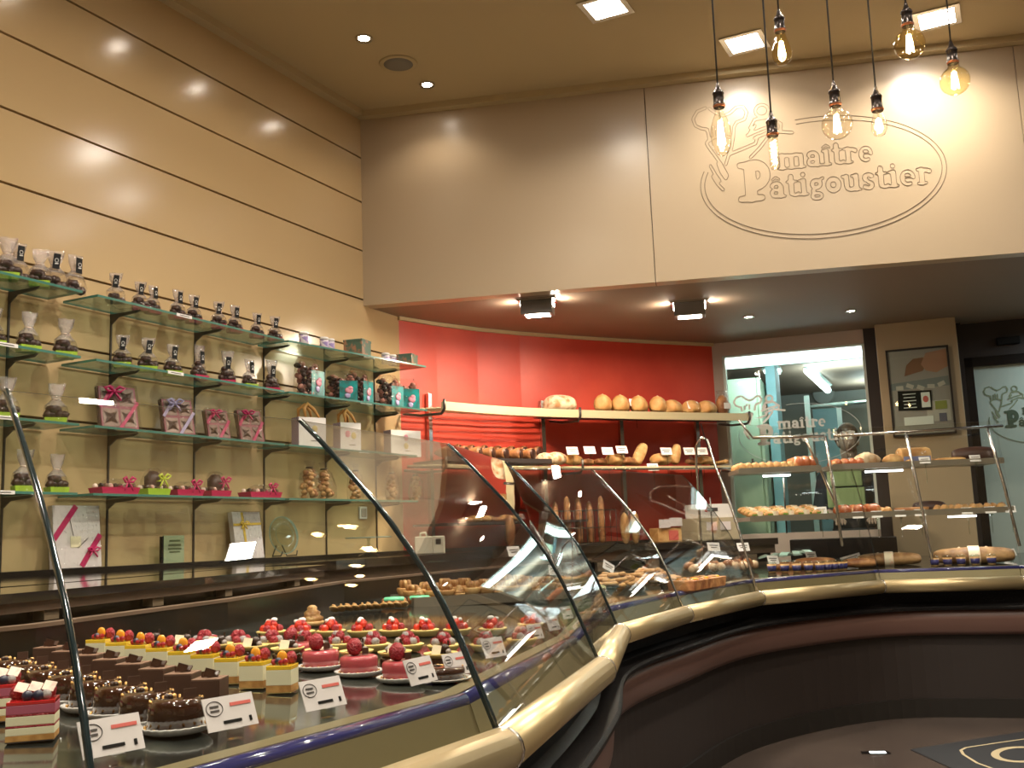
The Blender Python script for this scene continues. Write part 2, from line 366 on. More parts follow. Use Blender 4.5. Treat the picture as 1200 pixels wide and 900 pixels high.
def contours(caps, step, pad=None):
    A = np.array(caps, float); x0 = min(A[:, 0].min(), A[:, 2].min())-45; x1 = max(A[:, 0].max(), A[:, 2].max())+45
    y0 = min(A[:, 1].min(), A[:, 3].min())-45; y1 = max(A[:, 1].max(), A[:, 3].max())+45
    nx = int((x1-x0)/step)+2; ny = int((y1-y0)/step)+2
    gx = x0+np.arange(nx)*step; gy = y0+np.arange(ny)*step; D = np.full((ny, nx), 1e3)
    for ax, ay, bx, by, r in caps:
        i0 = max(0, int((min(ax, bx)-r-20-x0)/step)); i1 = min(nx, int((max(ax, bx)+r+20-x0)/step)+2)
        j0 = max(0, int((min(ay, by)-r-20-y0)/step)); j1 = min(ny, int((max(ay, by)+r+20-y0)/step)+2)
        X, Y = np.meshgrid(gx[i0:i1], gy[j0:j1]); dx, dy = bx-ax, by-ay; L2 = dx*dx+dy*dy
        t = np.clip(((X-ax)*dx+(Y-ay)*dy)/L2, 0, 1) if L2 > 1e-9 else 0*X
        D[j0:j1, i0:i1] = np.minimum(D[j0:j1, i0:i1], np.hypot(X-ax-t*dx, Y-ay-t*dy)-r)
    seg = {}
    def key(i, j, e): return (i, j, e)      # e 0: horizontal edge (i,j)-(i+1,j); 1: vertical edge (i,j)-(i,j+1)
    def pt(k):
        i, j, e = k
        if e == 0: a, b = D[j, i], D[j, i+1]; t = a/(a-b); return (x0+(i+t)*step, y0+j*step)
        a, b = D[j, i], D[j+1, i]; t = a/(a-b); return (x0+i*step, y0+(j+t)*step)
    ins = D < 0
    cand = np.argwhere((ins[:-1, :-1] != ins[1:, :-1]) | (ins[:-1, :-1] != ins[:-1, 1:]) | (ins[1:, 1:] != ins[1:, :-1]) | (ins[1:, 1:] != ins[:-1, 1:]))
    for j, i in cand:
        c = (ins[j, i], ins[j, i+1], ins[j+1, i+1], ins[j+1, i]); es = []
        if c[0] != c[1]: es.append(key(i, j, 0))
        if c[1] != c[2]: es.append(key(i+1, j, 1))
        if c[2] != c[3]: es.append(key(i, j+1, 0))
        if c[3] != c[0]: es.append(key(i, j, 1))
        for a, b in ([(es[0], es[1])] if len(es) == 2 else [(es[0], es[1]), (es[2], es[3])]):
            seg.setdefault(a, []).append(b); seg.setdefault(b, []).append(a)
    loops = []; seen = set()
    for k in seg:
        if k in seen: continue
        L = [k]; seen.add(k); cur = k
        while True:
            nx_ = [q for q in seg[cur] if q not in seen]
            if not nx_: break
            cur = nx_[0]; seen.add(cur); L.append(cur)
        if len(L) > 5: loops.append([pt(q) for q in L])
    return loops
def flat_shape(name, loops, place_fn, m, parent, depth=0.0):
    """filled lettering: outlines -> 2D curve -> mesh, then laid on its wall with place_fn"""
    cu = bpy.data.curves.new(name, 'CURVE'); cu.dimensions = '2D'; cu.fill_mode = 'BOTH'; cu.extrude = depth
    for L in loops:
        sp = cu.splines.new('POLY'); sp.points.add(len(L)-1); sp.use_cyclic_u = True
        for i, p in enumerate(L): sp.points[i].co = (p[0], p[1], 0, 1)
    tmp = bpy.data.objects.new(name, cu); COL.objects.link(tmp); dg = bpy.context.evaluated_depsgraph_get()
    me = bpy.data.meshes.new_from_object(tmp.evaluated_get(dg)); bpy.data.objects.remove(tmp)
    for v in me.vertices: v.co = place_fn(v.co.x, v.co.y, v.co.z)
    me.materials.clear(); me.materials.append(m); me.name = name
    o = bpy.data.objects.new(name, me); COL.objects.link(o)
    if parent: o.parent = parent
    return o

# ================================================================== ROOM SHELL
A16 = math.radians(16.1); FD = np.array([math.cos(A16), math.sin(A16), 0]); FN = np.array([-math.sin(A16), math.cos(A16), 0]); FP = np.array([0, 5.215, 0])
SZ = 2.722             # soffit height
FZ = 0.17              # floor
struct(MB().box((4.0, 3.5, FZ-0.05), (9.2, 17, 0.1)).build('floor', M_floor))
struct(MB().box((4.0, 3.5, LZ+0.05), (9.2, 17, 0.1)).build('ceiling', M_ceil))
wl = MB()
GR = [0.17, 0.535, 0.855, 1.175, 1.492, 1.808, 2.126, 2.446, 2.760, 3.078, 3.400, 3.695, LZ]
for a, b in zip(GR[:-1], GR[1:]): wl.box((-0.02, 2.0, (a+b)/2), (0.04, 9.0, b-a-0.011))
wl.box((-0.055, 2.0, (FZ+LZ)/2), (0.07, 9.0, LZ-FZ), 1)
struct(wl.build('wall_left', [M_wall, M_groove]))
# cornice along the left wall and the fascia
struct(MB().box((0.03, 1.1, LZ-0.02), (0.06, 8.1, 0.04)).build('trim_1', M_ceil))
b = MB(); c = FP+FD*2.2-FN*0.03; b.box((c[0], c[1], LZ-0.02), (5.4, 0.06, 0.04), rz=A16); struct(b.build('trim_2', M_ceil))
# beige fascia above the bakery counter, with one panel seam
b = MB()
for s0, s1 in ((0.0, 1.824), (1.829, 3.95), (3.954, 6.6)):
    c = FP+FD*(s0+s1)/2+FN*0.05; b.box((c[0], c[1], (SZ+LZ)/2), (s1-s0, 0.10, LZ-SZ), 0, A16)
c = FP+FD*3.3+FN*0.08; b.box((c[0], c[1], (SZ+LZ)/2), (6.6, 0.06, LZ-SZ-0.01), 1, A16)
fascia = struct(b.build('wall_upper', [M_fascia, M_groove]))
def fas(x, y, z=0.0):
    """logo units -> a point on the fascia"""
    P = FP+FD*(2.325+x*0.001012)-FN*(0.0015+z); return Vector((P[0], P[1], 3.164+y*0.001115))
b = MB()
for caps, st in ((TEXT, 5), (BIGP, 8), (CHEF, 6)):
    for L in contours(caps, st): b.tube([fas(*p) for p in L[::2]], 0.0014, n=4, closed=True)
for off in (-12, 12): b.tube([fas(*p) for p in ell(100, -196, off)], 0.0019, n=4)
lo = b.build('engraved_logo', M_engrave, fascia); lo['label'] = 'engraved outline emblem and name on the beige fascia'
# soffit behind the fascia
q0 = FP+FN*0.10; q1 = FP+FD*6.6+FN*0.10
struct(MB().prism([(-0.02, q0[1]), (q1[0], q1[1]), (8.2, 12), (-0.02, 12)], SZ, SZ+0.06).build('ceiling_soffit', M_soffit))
# curved red wall
RW = [(0.0, 5.62), (0.10, 5.93), (0.24, 6.26), (0.42, 6.58), (0.66, 6.93), (0.93, 7.30), (1.20, 7.63), (1.47, 7.95)]
def wallstrip(name, pts, z0, z1, th, m):
    b = MB(); n = len(pts); L = []
    for i in range(n):
        a = Vector(pts[max(i-1, 0)]); c = Vector(pts[min(i+1, n-1)]); t = (c-a).normalized(); L.append((pts[i][0]-t.y*th, pts[i][1]+t.x*th))
    b.rings([[(p[0], p[1], z0), (p[0], p[1], z1), (q[0], q[1], z1), (q[0], q[1], z0)] for p, q in zip(pts, L)], smooth=False)
    return struct(b.build(name, m))
wallstrip('wall_back_left', RW, FZ, SZ, 0.12, M_red)
b = MB()
for i in range(len(RW)-1): b.box(((RW[i][0]+RW[i+1][0])/2+0.012, (RW[i][1]+RW[i+1][1])/2-0.01, SZ-0.012), (0.02, math.dist(RW[i], RW[i+1])+0.01, 0.024), rz=math.atan2(RW[i+1][1]-RW[i][1], RW[i+1][0]-RW[i][0])-PI/2)
struct(b.build('trim_3', M_ceil))
# back wall with the kitchen window
W0 = np.array([1.47, 7.95, 0]); WD = np.array([0.991, 0.131, 0]); WN = np.array([-0.131, 0.991, 0]); WA = math.atan2(WD[1], WD[0])
def wpt(s, z, d=0.0): P = W0+WD*s+WN*d; return Vector((P[0], P[1], z))
def wbox(b, s0, s1, z0, z1, d0, d1, mi=0): b.box(wpt((s0+s1)/2, (z0+z1)/2, (d0+d1)/2), (s1-s0, d1-d0, z1-z0), mi, WA)
b = MB(); wbox(b, -0.02, 0.075, FZ, SZ, 0, 0.14); wbox(b, 0.075, 1.165, 2.615, SZ, 0, 0.14); wbox(b, 0.075, 1.165, FZ, 1.20, 0, 0.14)
struct(b.build('wall_back', M_grey))
b = MB(); wbox(b, 1.155, 1.262, FZ, SZ, -0.02, 0.14); struct(b.build('trim_4', M_dark))
win = struct((lambda b: (wbox(b, 0.075, 0.095, 1.2, 2.615, 0.02, 0.10), wbox(b, 1.135, 1.155, 1.2, 2.615, 0.02, 0.10), wbox(b, 0.095, 1.135, 2.60, 2.615, 0.02, 0.10), b)[-1])(MB()).build('window_1', mat('window_frame_pale', (0.62, 0.68, 0.62), 0.4)))
b = MB(); wbox(b, 0.095, 1.135, 1.2, 2.60, 0.05, 0.056); b.build('pane', M_win, win)
def wlogo(x, y, z=0.0): return wpt(0.285+x*0.00068, 1.885+y*0.00073, 0.046-z)
M_decal = mat('frosted_white_decal', (0.95, 0.97, 0.95), 0.7)
M_decal2 = mat('soft_white_decal', (0.72, 0.76, 0.74), 0.7)
ch = flat_shape('baker_emblem', contours([(*c[:4], 11) for c in CHEF], 6), wlogo, M_decal, win); flat_shape('name_lettering', contours(TEXT, 6)+contours(BIGP, 8), wlogo, M_decal2, win)
b = MB(); b.tube([wlogo(*p) for p in ell(100, -190)], 0.0022, n=5); b.build('oval_line', M_decal2, win)
b = MB(); wbox(b, .52, 1.25, FZ, 1.15, -.42, -.022); rc = bev(b.build('rear_cabinet', M_black), .004); tag(rc, 'low black cabinet under the kitchen window behind the case', 'cabinet')
# pillar and the dark doorway to its right
b = MB(); PD = np.array([0.994, 0.11, 0]); PN = np.array([-0.11, 0.994, 0]); PA = math.atan2(PD[1], PD[0]); P0 = np.array([2.716, 7.967, 0])
def ppt(s, z, d=0.0): P = P0+PD*s+PN*d; return Vector((P[0], P[1], z))
b.box(ppt(0.28, (FZ+SZ)/2, 0.15), (0.56, 0.30, SZ-FZ), 0, PA); bev(struct(b.build('wall_pillar', M_beige)), 0.006)
b = MB(); b.box(ppt(2.2, (2.46+SZ)/2, 0.42), (3.3, 0.12, SZ-2.46), 0, PA); b.box(ppt(0.585, (FZ+SZ)/2, 0.38), (0.05, 0.2, SZ-FZ), 0, PA)
struct(b.build('wall_right_back', M_dark))
door = struct((lambda b: (b.box(ppt(0.64, (FZ+2.46)/2, 0.42), (0.07, 0.1, 2.46-FZ), 0, PA), b.box(ppt(1.65, (FZ+2.46)/2, 0.42), (0.07, 0.1, 2.46-FZ), 0, PA), b.box(ppt(1.145, 2.43, 0.42), (1.08, 0.1, 0.08), 0, PA), b)[-1])(MB()).build('door_1', M_black))
M_frost = mat('frosted_glass_door', (0.50, 0.58, 0.52), 0.35)
b = MB(); b.box(ppt(1.145, (FZ+2.39)/2, 0.42), (0.94, 0.012, 2.39-FZ), 0, PA); b.build('frosted_panel', M_frost, door)
def dlogo(x, y, z=0.0): return ppt(0.845+x*0.00052, 1.915+y*0.00058, 0.41-z)
M_dk = mat('door_decal_dark', (0.07, 0.10, 0.06), 0.6); M_dk2 = mat('door_decal_pale', (0.24, 0.28, 0.17), 0.6)
flat_shape('name_lettering', contours(BIGP, 8)+contours(TEXT, 6), dlogo, M_dk, door)
flat_shape('baker_emblem', contours(CHEF, 6), dlogo, M_dk2, door)
b = MB(); b.tube([dlogo(*p) for p in ell(100, -190)], 0.002, n=5); b.build('oval_line', M_dk2, door)
b = MB(); b.box(ppt(3.0, 1.5, 0.42), (2.6, 0.1, 2.6), 0, PA); struct(b.build('wall_right_rear', M_dark))
struct(MB().box((7.6, 3.5, (FZ+LZ)/2), (0.1, 17, LZ-FZ)).build('wall_right', mat('wall_far_beige', (0.34, 0.27, 0.19), 0.6)))
struct(MB().box((3.7, -2.6, (FZ+LZ)/2), (8.0, 0.1, LZ-FZ)).build('wall_front', mat('wall_far_beige', (0.34, 0.27, 0.19), 0.6)))
struct(MB().box((-0.05, 9.6, (FZ+LZ)/2), (0.1, 6.2, LZ-FZ)).build('wall_kitchen_left', M_grey))

# ------------------------------------------------------------------ kitchen behind the window
M_kgreen = mat('kitchen_pale_green', (0.50, 0.64, 0.46), 0.6); M_kgrey = mat('kitchen_grey', (0.30, 0.31, 0.27), 0.6)
M_kceil = mat('kitchen_ceiling', (0.42, 0.52, 0.56), 0.5); M_kwhite = mat('kitchen_white', (0.66, 0.82, 0.76), 0.4); M_kblue = mat('kitchen_blue_wall', (0.30, 0.55, 0.60), 0.5)
def kpt(s, z, d): return wpt(s, z, d)
b = MB()
for i in range(10): wbox(b, -1.2, 3.4, 2.93, 2.96, 0.2+i*0.36, 0.2+i*0.36+0.34)
struct(b.build('ceiling_kitchen', M_kceil))
b = MB(); wbox(b, -1.4, 3.6, FZ, 3.0, 3.75, 3.85); struct(b.build('wall_kitchen_back', M_kgrey))
b = MB(); wbox(b, 3.4, 3.5, FZ, 3.0, 0.5, 3.8); struct(b.build('wall_kitchen_right', M_kgrey))
b = MB(); wbox(b, 0.02, 0.28, FZ, 2.50, 0.55, 1.35); wbox(b, 0.28, 0.31, FZ, 2.50, 0.54, 1.36); k = bev(b.build('cupboard', M_kgreen), 0.01)
tag(k, 'tall pale green cupboard seen through the left of the kitchen window', 'cupboard')
b = MB(); wbox(b, 0.33, 0.41, FZ, 2.93, 0.9, 1.4); struct(b.build('trim_5', M_kblue))
def kp(u, v, d):    # photo pixel met with the plane d behind the window wall
    return onp(u, v, W0+WN*d, WN)
b = MB(); A = kp(885, 461, 3.7); B = kp(1016, 446, 3.7); b.tube([A, B], 0.035, n=4); struct(b.build('trim_6', M_kwhite))
A = kp(945, 464, 2.2); b = MB(); b.box((A[0], A[1], (FZ+A[2])/2), (0.05, 0.06, A[2]-FZ), 0, WA); struct(b.build('trim_7', M_kwhite))
A = kp(948, 477, 3.0); B = kp(1040, 468, 3.0); b = MB(); b.tube([A, B], 0.022, n=4)
A2 = kp(983, 478, 3.0); b.box((A2[0], A2[1], (FZ+A2[2])/2), (0.05, 0.05, A2[2]-FZ), 0, WA); struct(b.build('trim_8', M_kwhite))
A = kp(952, 480, 3.3); B = kp(985, 530, 3.3); b = MB(); b.box(((A[0]+B[0])/2, (A[1]+B[1])/2, (A[2]+FZ)/2), (B[0]-A[0], 0.03, A[2]-FZ), 0, WA); struct(b.build('wall_kitchen_partition', M_kblue))
b = MB(); P = kp(965, 462, 3.70); b.lathe([(0.12, 0), (0.12, 0.03), (0.105, 0.035), (0.0, 0.03)], 0, 28, M=Matrix.Rotation(PI/2, 3, 'X'), mis=[0, 0, 1, 1])
ck = b.build('wall_clock', [M_kgrey, mat('clock_face', (0.36, 0.38, 0.34), 0.5)], loc=[float(c) for c in P], rot=(0, 0, WA)); tag(ck, 'round grey clock on the kitchen back wall under the slanted tube light', 'clock')
# kitchen lamps
t = thing('fluorescent_lamp', 'bright slanted fluorescent tube on the kitchen ceiling', 'lamp', kp(955, 441, 2.0))
A = np.array(kp(946, 434, 1.7)); B = np.array(kp(970, 457, 2.9)); o_ = np.array(t.location)
MB().tube([A-o_, B-o_], 0.035, n=10).build('tube', M_tube, t); MB().tube([A-o_+[0, 0, .05], B-o_+[0, 0, .05]], 0.05, n=4).build('housing', M_kwhite, t)
t = thing('ceiling_light', 'square light panel on the kitchen ceiling left of the slanted tube', 'lamp', kp(905, 436, 1.4))
MB().box((0, 0, 0), (0.13, 0.22, 0.02), rz=WA).build('panel', M_tube, t); MB().box((0, 0, 0.02), (0.16, 0.25, 0.02), rz=WA).build('frame', M_kwhite, t)
t = thing('fluorescent_lamp', 'long tube light along the top edge of the kitchen window', 'lamp', wpt(0.6, 2.575, 0.19))
MB().box((0, 0, 0), (1.16, 0.03, 0.065), rz=WA).build('tube', M_tube, t); MB().box((0, 0.03, 0.01), (1.18, 0.03, 0.1), rz=WA).build('housing', M_kwhite, t)
lamp('AREA', 'kitchen_ceiling_fill', wpt(1.1, 2.50, 1.7), 14, COOL, .9, .3, rot=(PI, 0, 0)); lamp('AREA', 'kitchen_ceiling_fill', wpt(1.5, 2.50, 3.0), 14, COOL, .9, .3, rot=(PI, 0, 0)); lamp('AREA', 'window_tube_lamp', wpt(.6, 2.52, .24), 7, COOL, 1.0, .06, rot=(PI/2-.5, 0, WA))  # upward areas are added fills without fittings, to brighten the kitchen ceiling
lamp('AREA', 'kitchen_lamp', wpt(1.0, 2.90, 1.2), P_TUBE*.4, COOL, 1.2, 1.2); lamp('AREA', 'kitchen_lamp', wpt(1.3, 2.90, 2.9), P_TUBE*.7, COOL, 1.2, 1.2)
lamp('AREA', 'rear_lamp', ppt(1.6, 2.62, -0.2), 12.0, COOL, 0.6, 0.6)
# equipment in the kitchen: steel bench, dark machine, green crates, blue-white sack
t = thing('work_bench', 'steel work bench in the kitchen in front of the person', 'bench', wpt(1.15, FZ, 0.75), WA)
MB().box((0, 0, 0.92), (1.5, 0.55, 0.04)).build('worktop', M_steel, t)
for x in (-.7, .7):
    for y in (-.24, .24): MB().tube([(x, y, 0), (x, y, 0.9)], 0.02).build('leg', M_dsteel, t)
t = thing('dough_mixer', 'dark kitchen machine standing behind the person at the right of the window', 'machine', wpt(1.25, FZ, 2.1), WA)
MB().box((0, 0, 0.7), (0.5, 0.5, 1.4)).build('body', mat('machine_olive', (0.06, 0.07, 0.05), 0.5), t)
bev(MB().box((0, -0.05, 1.55), (0.42, 0.55, 0.30)).build('head', mat('machine_olive', (0.06, 0.07, 0.05), 0.5), t), 0.03)
MB().lathe([(0.12, 1.05), (0.19, 1.2), (0.2, 1.38)], 0, 20, c=(0, -0.3, 0)).build('bowl', M_steel, t)
for i, (u, v, w, h) in enumerate(((992, 583, 0.24, 0.13), (990, 561, 0.22, 0.105))):
    P = kp(u, v, -0.55)
    t = thing('plastic_crate', ['lower green plastic crate behind the bread shelves', 'upper green plastic crate behind the bread shelves'][i], 'crate', P, WA, 'green crates')
    c = MB(); mg = mat('crate_green', (0.17, 0.25, 0.11), 0.5)
    for a, bb, cc, d in ((0, -.1, w, .012), (0, .1, w, .012)): c.box((a, bb, 0), (cc, d, h))
    for s in (-1, 1): c.box((s*w/2, 0, 0), (0.012, 0.2, h))
    c.box((0, 0, -h/2), (w, 0.2, 0.01)); c.build('shell', mg, t)
    c = MB()
    for k_ in range(5): c.box((-w/2+w*(k_+.5)/5, -.108, 0), (0.008, 0.006, h*.8))
    c.build('ribs', mg, t)
# ------------------------------------------------------------------ the person in the kitchen (head bent forward over the bench)
def skin_fig():
    t = thing('person', 'person with brown hair and dark top, head bent, in the kitchen', 'person', wpt(0.95, FZ, 1.30), WA+PI*0.02); t.scale = (1.08, 1.08, 1.095)
    V = {'pel': (0, 0, .92, .13), 'wa': (0, -.02, 1.08, .12), 'ch': (0, -.07, 1.28, .145), 'nk': (0, -.13, 1.46, .06), 'hd0': (0, -.17, 1.53, .065), 'hd': (0, -.20, 1.60, .085),
         'hipL': (-.09, 0, .88, .09), 'knL': (-.1, -.02, .48, .06), 'anL': (-.1, .02, .08, .045), 'toL': (-.11, -.14, .03, .035),
         'hipR': (.09, 0, .88, .09), 'knR': (.1, -.02, .48, .06), 'anR': (.1, .02, .08, .045), 'toR': (.11, -.14, .03, .035),
         'shL': (-.17, -.08, 1.37, .062), 'elL': (-.24, -.16, 1.12, .044), 'wrL': (-.14, -.38, 1.03, .028), 'paL': (-.12, -.44, 1.01, .03),
         'shR': (.17, -.08, 1.37, .062), 'elR': (.24, -.16, 1.12, .044), 'wrR': (.14, -.38, 1.03, .028), 'paR': (.12, -.44, 1.01, .03)}
    Eg = [('pel', 'wa'), ('wa', 'ch'), ('ch', 'nk'), ('nk', 'hd0'), ('hd0', 'hd')]
    for s in 'LR': Eg += [('pel', 'hip'+s), ('hip'+s, 'kn'+s), ('kn'+s, 'an'+s), ('an'+s, 'to'+s), ('ch', 'sh'+s), ('sh'+s, 'el'+s), ('el'+s, 'wr'+s), ('wr'+s, 'pa'+s)]
    names = list(V)
    for s, sg in (('L', -1), ('R', 1)):
        px, py, pz, _ = V['pa'+s]
        for k, (dx, ln) in enumerate(((-.028, .06), (-.009, .07), (.01, .066), (.028, .052))):
            a, b_ = f'f{s}{k}a', f'f{s}{k}b'; V[a] = (px+dx, py-.045, pz+.005, .0095); V[b_] = (px+dx*1.15, py-.045-ln*.8, pz-.03, .008); Eg += [('pa'+s, a), (a, b_)]
        a = f't{s}'; V[a] = (px-sg*.05, py-.02, pz-.01, .010); Eg += [('pa'+s, a)]
    names = list(V); me = bpy.data.meshes.new('body'); me.from_pydata([V[n][:3] for n in names], [(names.index(a), names.index(b_)) for a, b_ in Eg], []); me.update()
    o = bpy.data.objects.new('body', me); COL.objects.link(o); o.parent = t; me.materials.append(mat('skin', (0.50, 0.30, 0.22), 0.5))
    md = o.modifiers.new('skin', 'SKIN'); md.use_smooth_shade = True
    for i, n in enumerate(names):
        r_ = V[n][3]; me.skin_vertices[0].data[i].radius = (r_, r_); me.skin_vertices[0].data[i].use_root = (n == 'pel')
    sd = o.modifiers.new('sub', 'SUBSURF'); sd.levels = 2; sd.render_levels = 2
    R = Matrix.Rotation(0.7, 3, 'X')
    h = MB(); h.sph((0, -.185, 1.665), (.088, .105, .118), 0, 18, 0, R); h.sph((0, -.12, 1.66), (.098, .10, .105), 0, 16, 0.02, R); h.build('hair', mat('hair_brown', (0.13, 0.065, 0.03), 0.5, var=(30, (0.06, 0.03, 0.015), 0.4, 0.6)), t)
    h = MB(); h.sph((0, -.232, 1.625), (.072, .078, .10), 0, 16, 0, R); h.sph((0, -.315, 1.60), (.012, .018, .016), 0, 8)
    for s in (-1, 1): h.sph((s*.075, -.20, 1.62), (.012, .02, .03), 0, 8); h.sph((s*.028, -.302, 1.632), (.011, .006, .006), 1, 8)
    h.sph((0, -.292, 1.553), (.024, .008, .006), 2, 8)
    h.build('face', [mat('skin', (0.5, 0.3, 0.22), .5), M_cblack, mat('lips', (0.35, 0.10, 0.09), .5)], t)
    h = MB(); rings = []
    for z, y, rx, ry in ((.90, 0, .165, .135), (1.08, -.02, .15, .13), (1.25, -.06, .185, .15), (1.38, -.09, .205, .12), (1.43, -.11, .11, .09), (1.465, -.13, .07, .07)):
        rings.append([(rx*math.cos(a*PI/10), y+ry*math.sin(a*PI/10), z) for a in range(20)])
    h.rings(rings)
    for s in (-1, 1): h.tube([(s*.15, -.08, 1.39), (s*.19, -.09, 1.34), (s*.25, -.16, 1.12), (s*.2, -.27, 1.07)], [.07, .075, .06, .05], n=12)
    h.build('dark_top', mat('dark_cloth', (0.015, 0.018, 0.026), .8), t)
    h = MB(); rings = []
    h.rings([[(rx*math.cos(a*PI/10), ry*math.sin(a*PI/10), z) for a in range(20)] for z, rx, ry in ((.95, .165, .14), (.84, .175, .15), (.80, .16, .14))])
    for s in (-1, 1): h.tube([(s*.09, 0, .84), (s*.1, -.02, .48), (s*.1, .02, .1)], [.1, .075, .065], n=12)
    h.build('trousers', mat('dark_trousers', (0.03, 0.03, 0.035), .8), t)
    h = MB()
    for s in (-1, 1): h.sph((s*.105, -.06, .04), (.05, .13, .045), 0, 12)
    h.build('shoes', M_cblack, t)
    return t
skin_fig()

# ------------------------------------------------------------------ framed poster on the pillar
t = thing('framed_poster', 'framed bakery poster hanging on the beige pillar', 'poster', ppt(0.276, 2.19, -0.016), PA)
w, h = 0.418, 0.635
b = MB()
for s in (-1, 1): b.box((s*w/2, 0, 0), (0.014, 0.022, h+0.014)); b.box((0, 0, s*h/2), (w, 0.022, 0.014))
b.build('frame', M_dark, t)
b = MB(); b.box((0, 0.003, 0), (w, 0.006, h))
b.quad((-w/2+.01, -.001, .02), (w/2-.01, -.001, .03), (w/2-.01, -.001, .10), (-w/2+.01, -.001, .07), 4)
L = [(-.10, .12), (-.08, .20), (-.03, .245), (.04, .25), (.06, .20), (.03, .15)]; b.add([(x, -.0015, z) for x, z in L], [tuple(range(len(L)))[::-1]], 1, False)
L = [(.02, .20), (.06, .28), (.2, .30), (.2, .17), (.12, .13), (.05, .15)]; b.add([(x, -.002, z) for x, z in L], [tuple(range(len(L)))[::-1]], 2, False)
for k_ in range(5): b.box((-.14+.055*k_*1.3, -.002, .035+.01*math.sin(k_*2)), (.05, .002, .03), 3, M=Matrix.Rotation(.5*math.sin(k_), 3, 'Y'))
b.box((0.11, -.002, -.15), (.16, .001, .15), 3)
b.build('print', [mat('poster_ground', (0.34, 0.29, 0.27), 0.5), mat('poster_loaf', (0.25, 0.11, 0.06), 0.5), mat('poster_hand', (0.42, 0.20, 0.13), 0.5), mat('poster_pale', (0.52, 0.46, 0.42), 0.5), mat('poster_grey', (0.20, 0.21, 0.22), 0.5)], t)
b = MB(); b.box((-.045, -.006, -.065), (.23, .004, .145), 0, M=Matrix.Rotation(.05, 3, 'Y'))
for k_ in range(5): b.box((-.08, -.009, -.015-.025*k_), (.09-.01*(k_ % 2), .001, .006), 1)
b.box((.03, -.009, -.065), (.06, .002, .11), 1); b.sph((.03, -.010, -.06), (.02, .001, .025), 2, 8)
b.build('notice', [M_cblack, M_white, M_inkr], t)
b = MB(); b.box((.13, -.006, -.11), (.08, .003, .06)); b.build('note', mat('note_olive', (0.28, 0.28, 0.06), 0.6), t)
b = MB(); b.box((.135, -.006, -.20), (.05, .003, .06)); b.build('card', mat('card_slate', (0.12, 0.11, 0.16), 0.5), t)
b = MB(); b.box((-.03, -.006, -.215), (.2, .003, .06)); b.build('slip', M_white, t)
b = MB(); b.quad((-w/2, -.011, -h/2), (w/2, -.011, -h/2), (w/2, -.011, h/2), (-w/2, -.011, h/2), th=0.002); b.build('glazing', M_win, t)
tag(bev(MB().box((0, 0, 0), (0.16, 0.05, 0.055)).build('wall_box', M_cblack, loc=ppt(0.93, 2.56, 0.33), rot=(0, 0, PA)), 0.006), 'small black box on the dark wall above the frosted door', 'box')

# ------------------------------------------------------------------ lamps in the ceilings
def square_light(x, y, z, label, power, warm=NEUT):
    t = thing('ceiling_light', label, 'ceiling light', (x, y, z), A16*0, 'square ceiling lights')
    b = MB()
    for s in (-1, 1): b.box((s*.105, 0, -.004), (.03, .24, .010)); b.box((0, s*.105, -.004), (.18, .03, .010))
    b.build('frame', M_white if False else M_steel, t); MB().box((0, 0, -.003), (.18, .18, .006)).build('diffuser', M_sql, t)
    lamp('AREA', 'panel_lamp', (0, 0, -.015), power, warm, 0.17, parent=t, spread=2.5)
SQL = ['square ceiling light at the top centre, over the cake counter', 'square ceiling light left of the hanging amber bulb, near the fascia', 'square ceiling light at the upper right, brightest on the fascia']
for i, (x, y) in enumerate(SQUARES): square_light(x, y, LZ, 'square ceiling light over the shop floor, outside the photo', P_SQ) if i > 2 else square_light(x, y, LZ, SQL[i], (13.0, 7.0, 16.0)[i])
for i, (x, y) in enumerate(SPOTS):
    t = thing('ceiling_spot', ['small round ceiling spot nearest the fascia corner', 'small round ceiling spot beyond the speaker grille'][i] if i < 2 else 'small round ceiling spot of the row over the left wall', 'ceiling light', (x, y, LZ), 0, 'round spots in a row along the left wall')
    MB().lathe([(.030, -.002), (.045, -.010), (.048, 0.0)], 0, 24).build('bezel', M_steel, t); MB().lathe([(.0, -.004), (.030, -.004), (.030, 0)], 0, 20).build('lens', M_spl, t)
    lamp('SPOT', 'spot_lamp', (0, 0, -.02), P_SPOT, WARM, 0.03, parent=t, cone=2.3)
t = thing('ceiling_speaker', 'round grey speaker grille in the ceiling between two spots', 'speaker', (0.60, 4.74, LZ))
MB().lathe([(.0, -.012), (.05, -.011), (.085, -.006), (.088, 0)], 0, 32).build('grille', mat('speaker_grille', (0.22, 0.20, 0.17), 0.6, bump=(300, .6, .003)), t)
MB().lathe([(.088, -.006), (.108, -.008), (.112, 0)], 0, 32).build('rim', M_ceil, t)
t = None
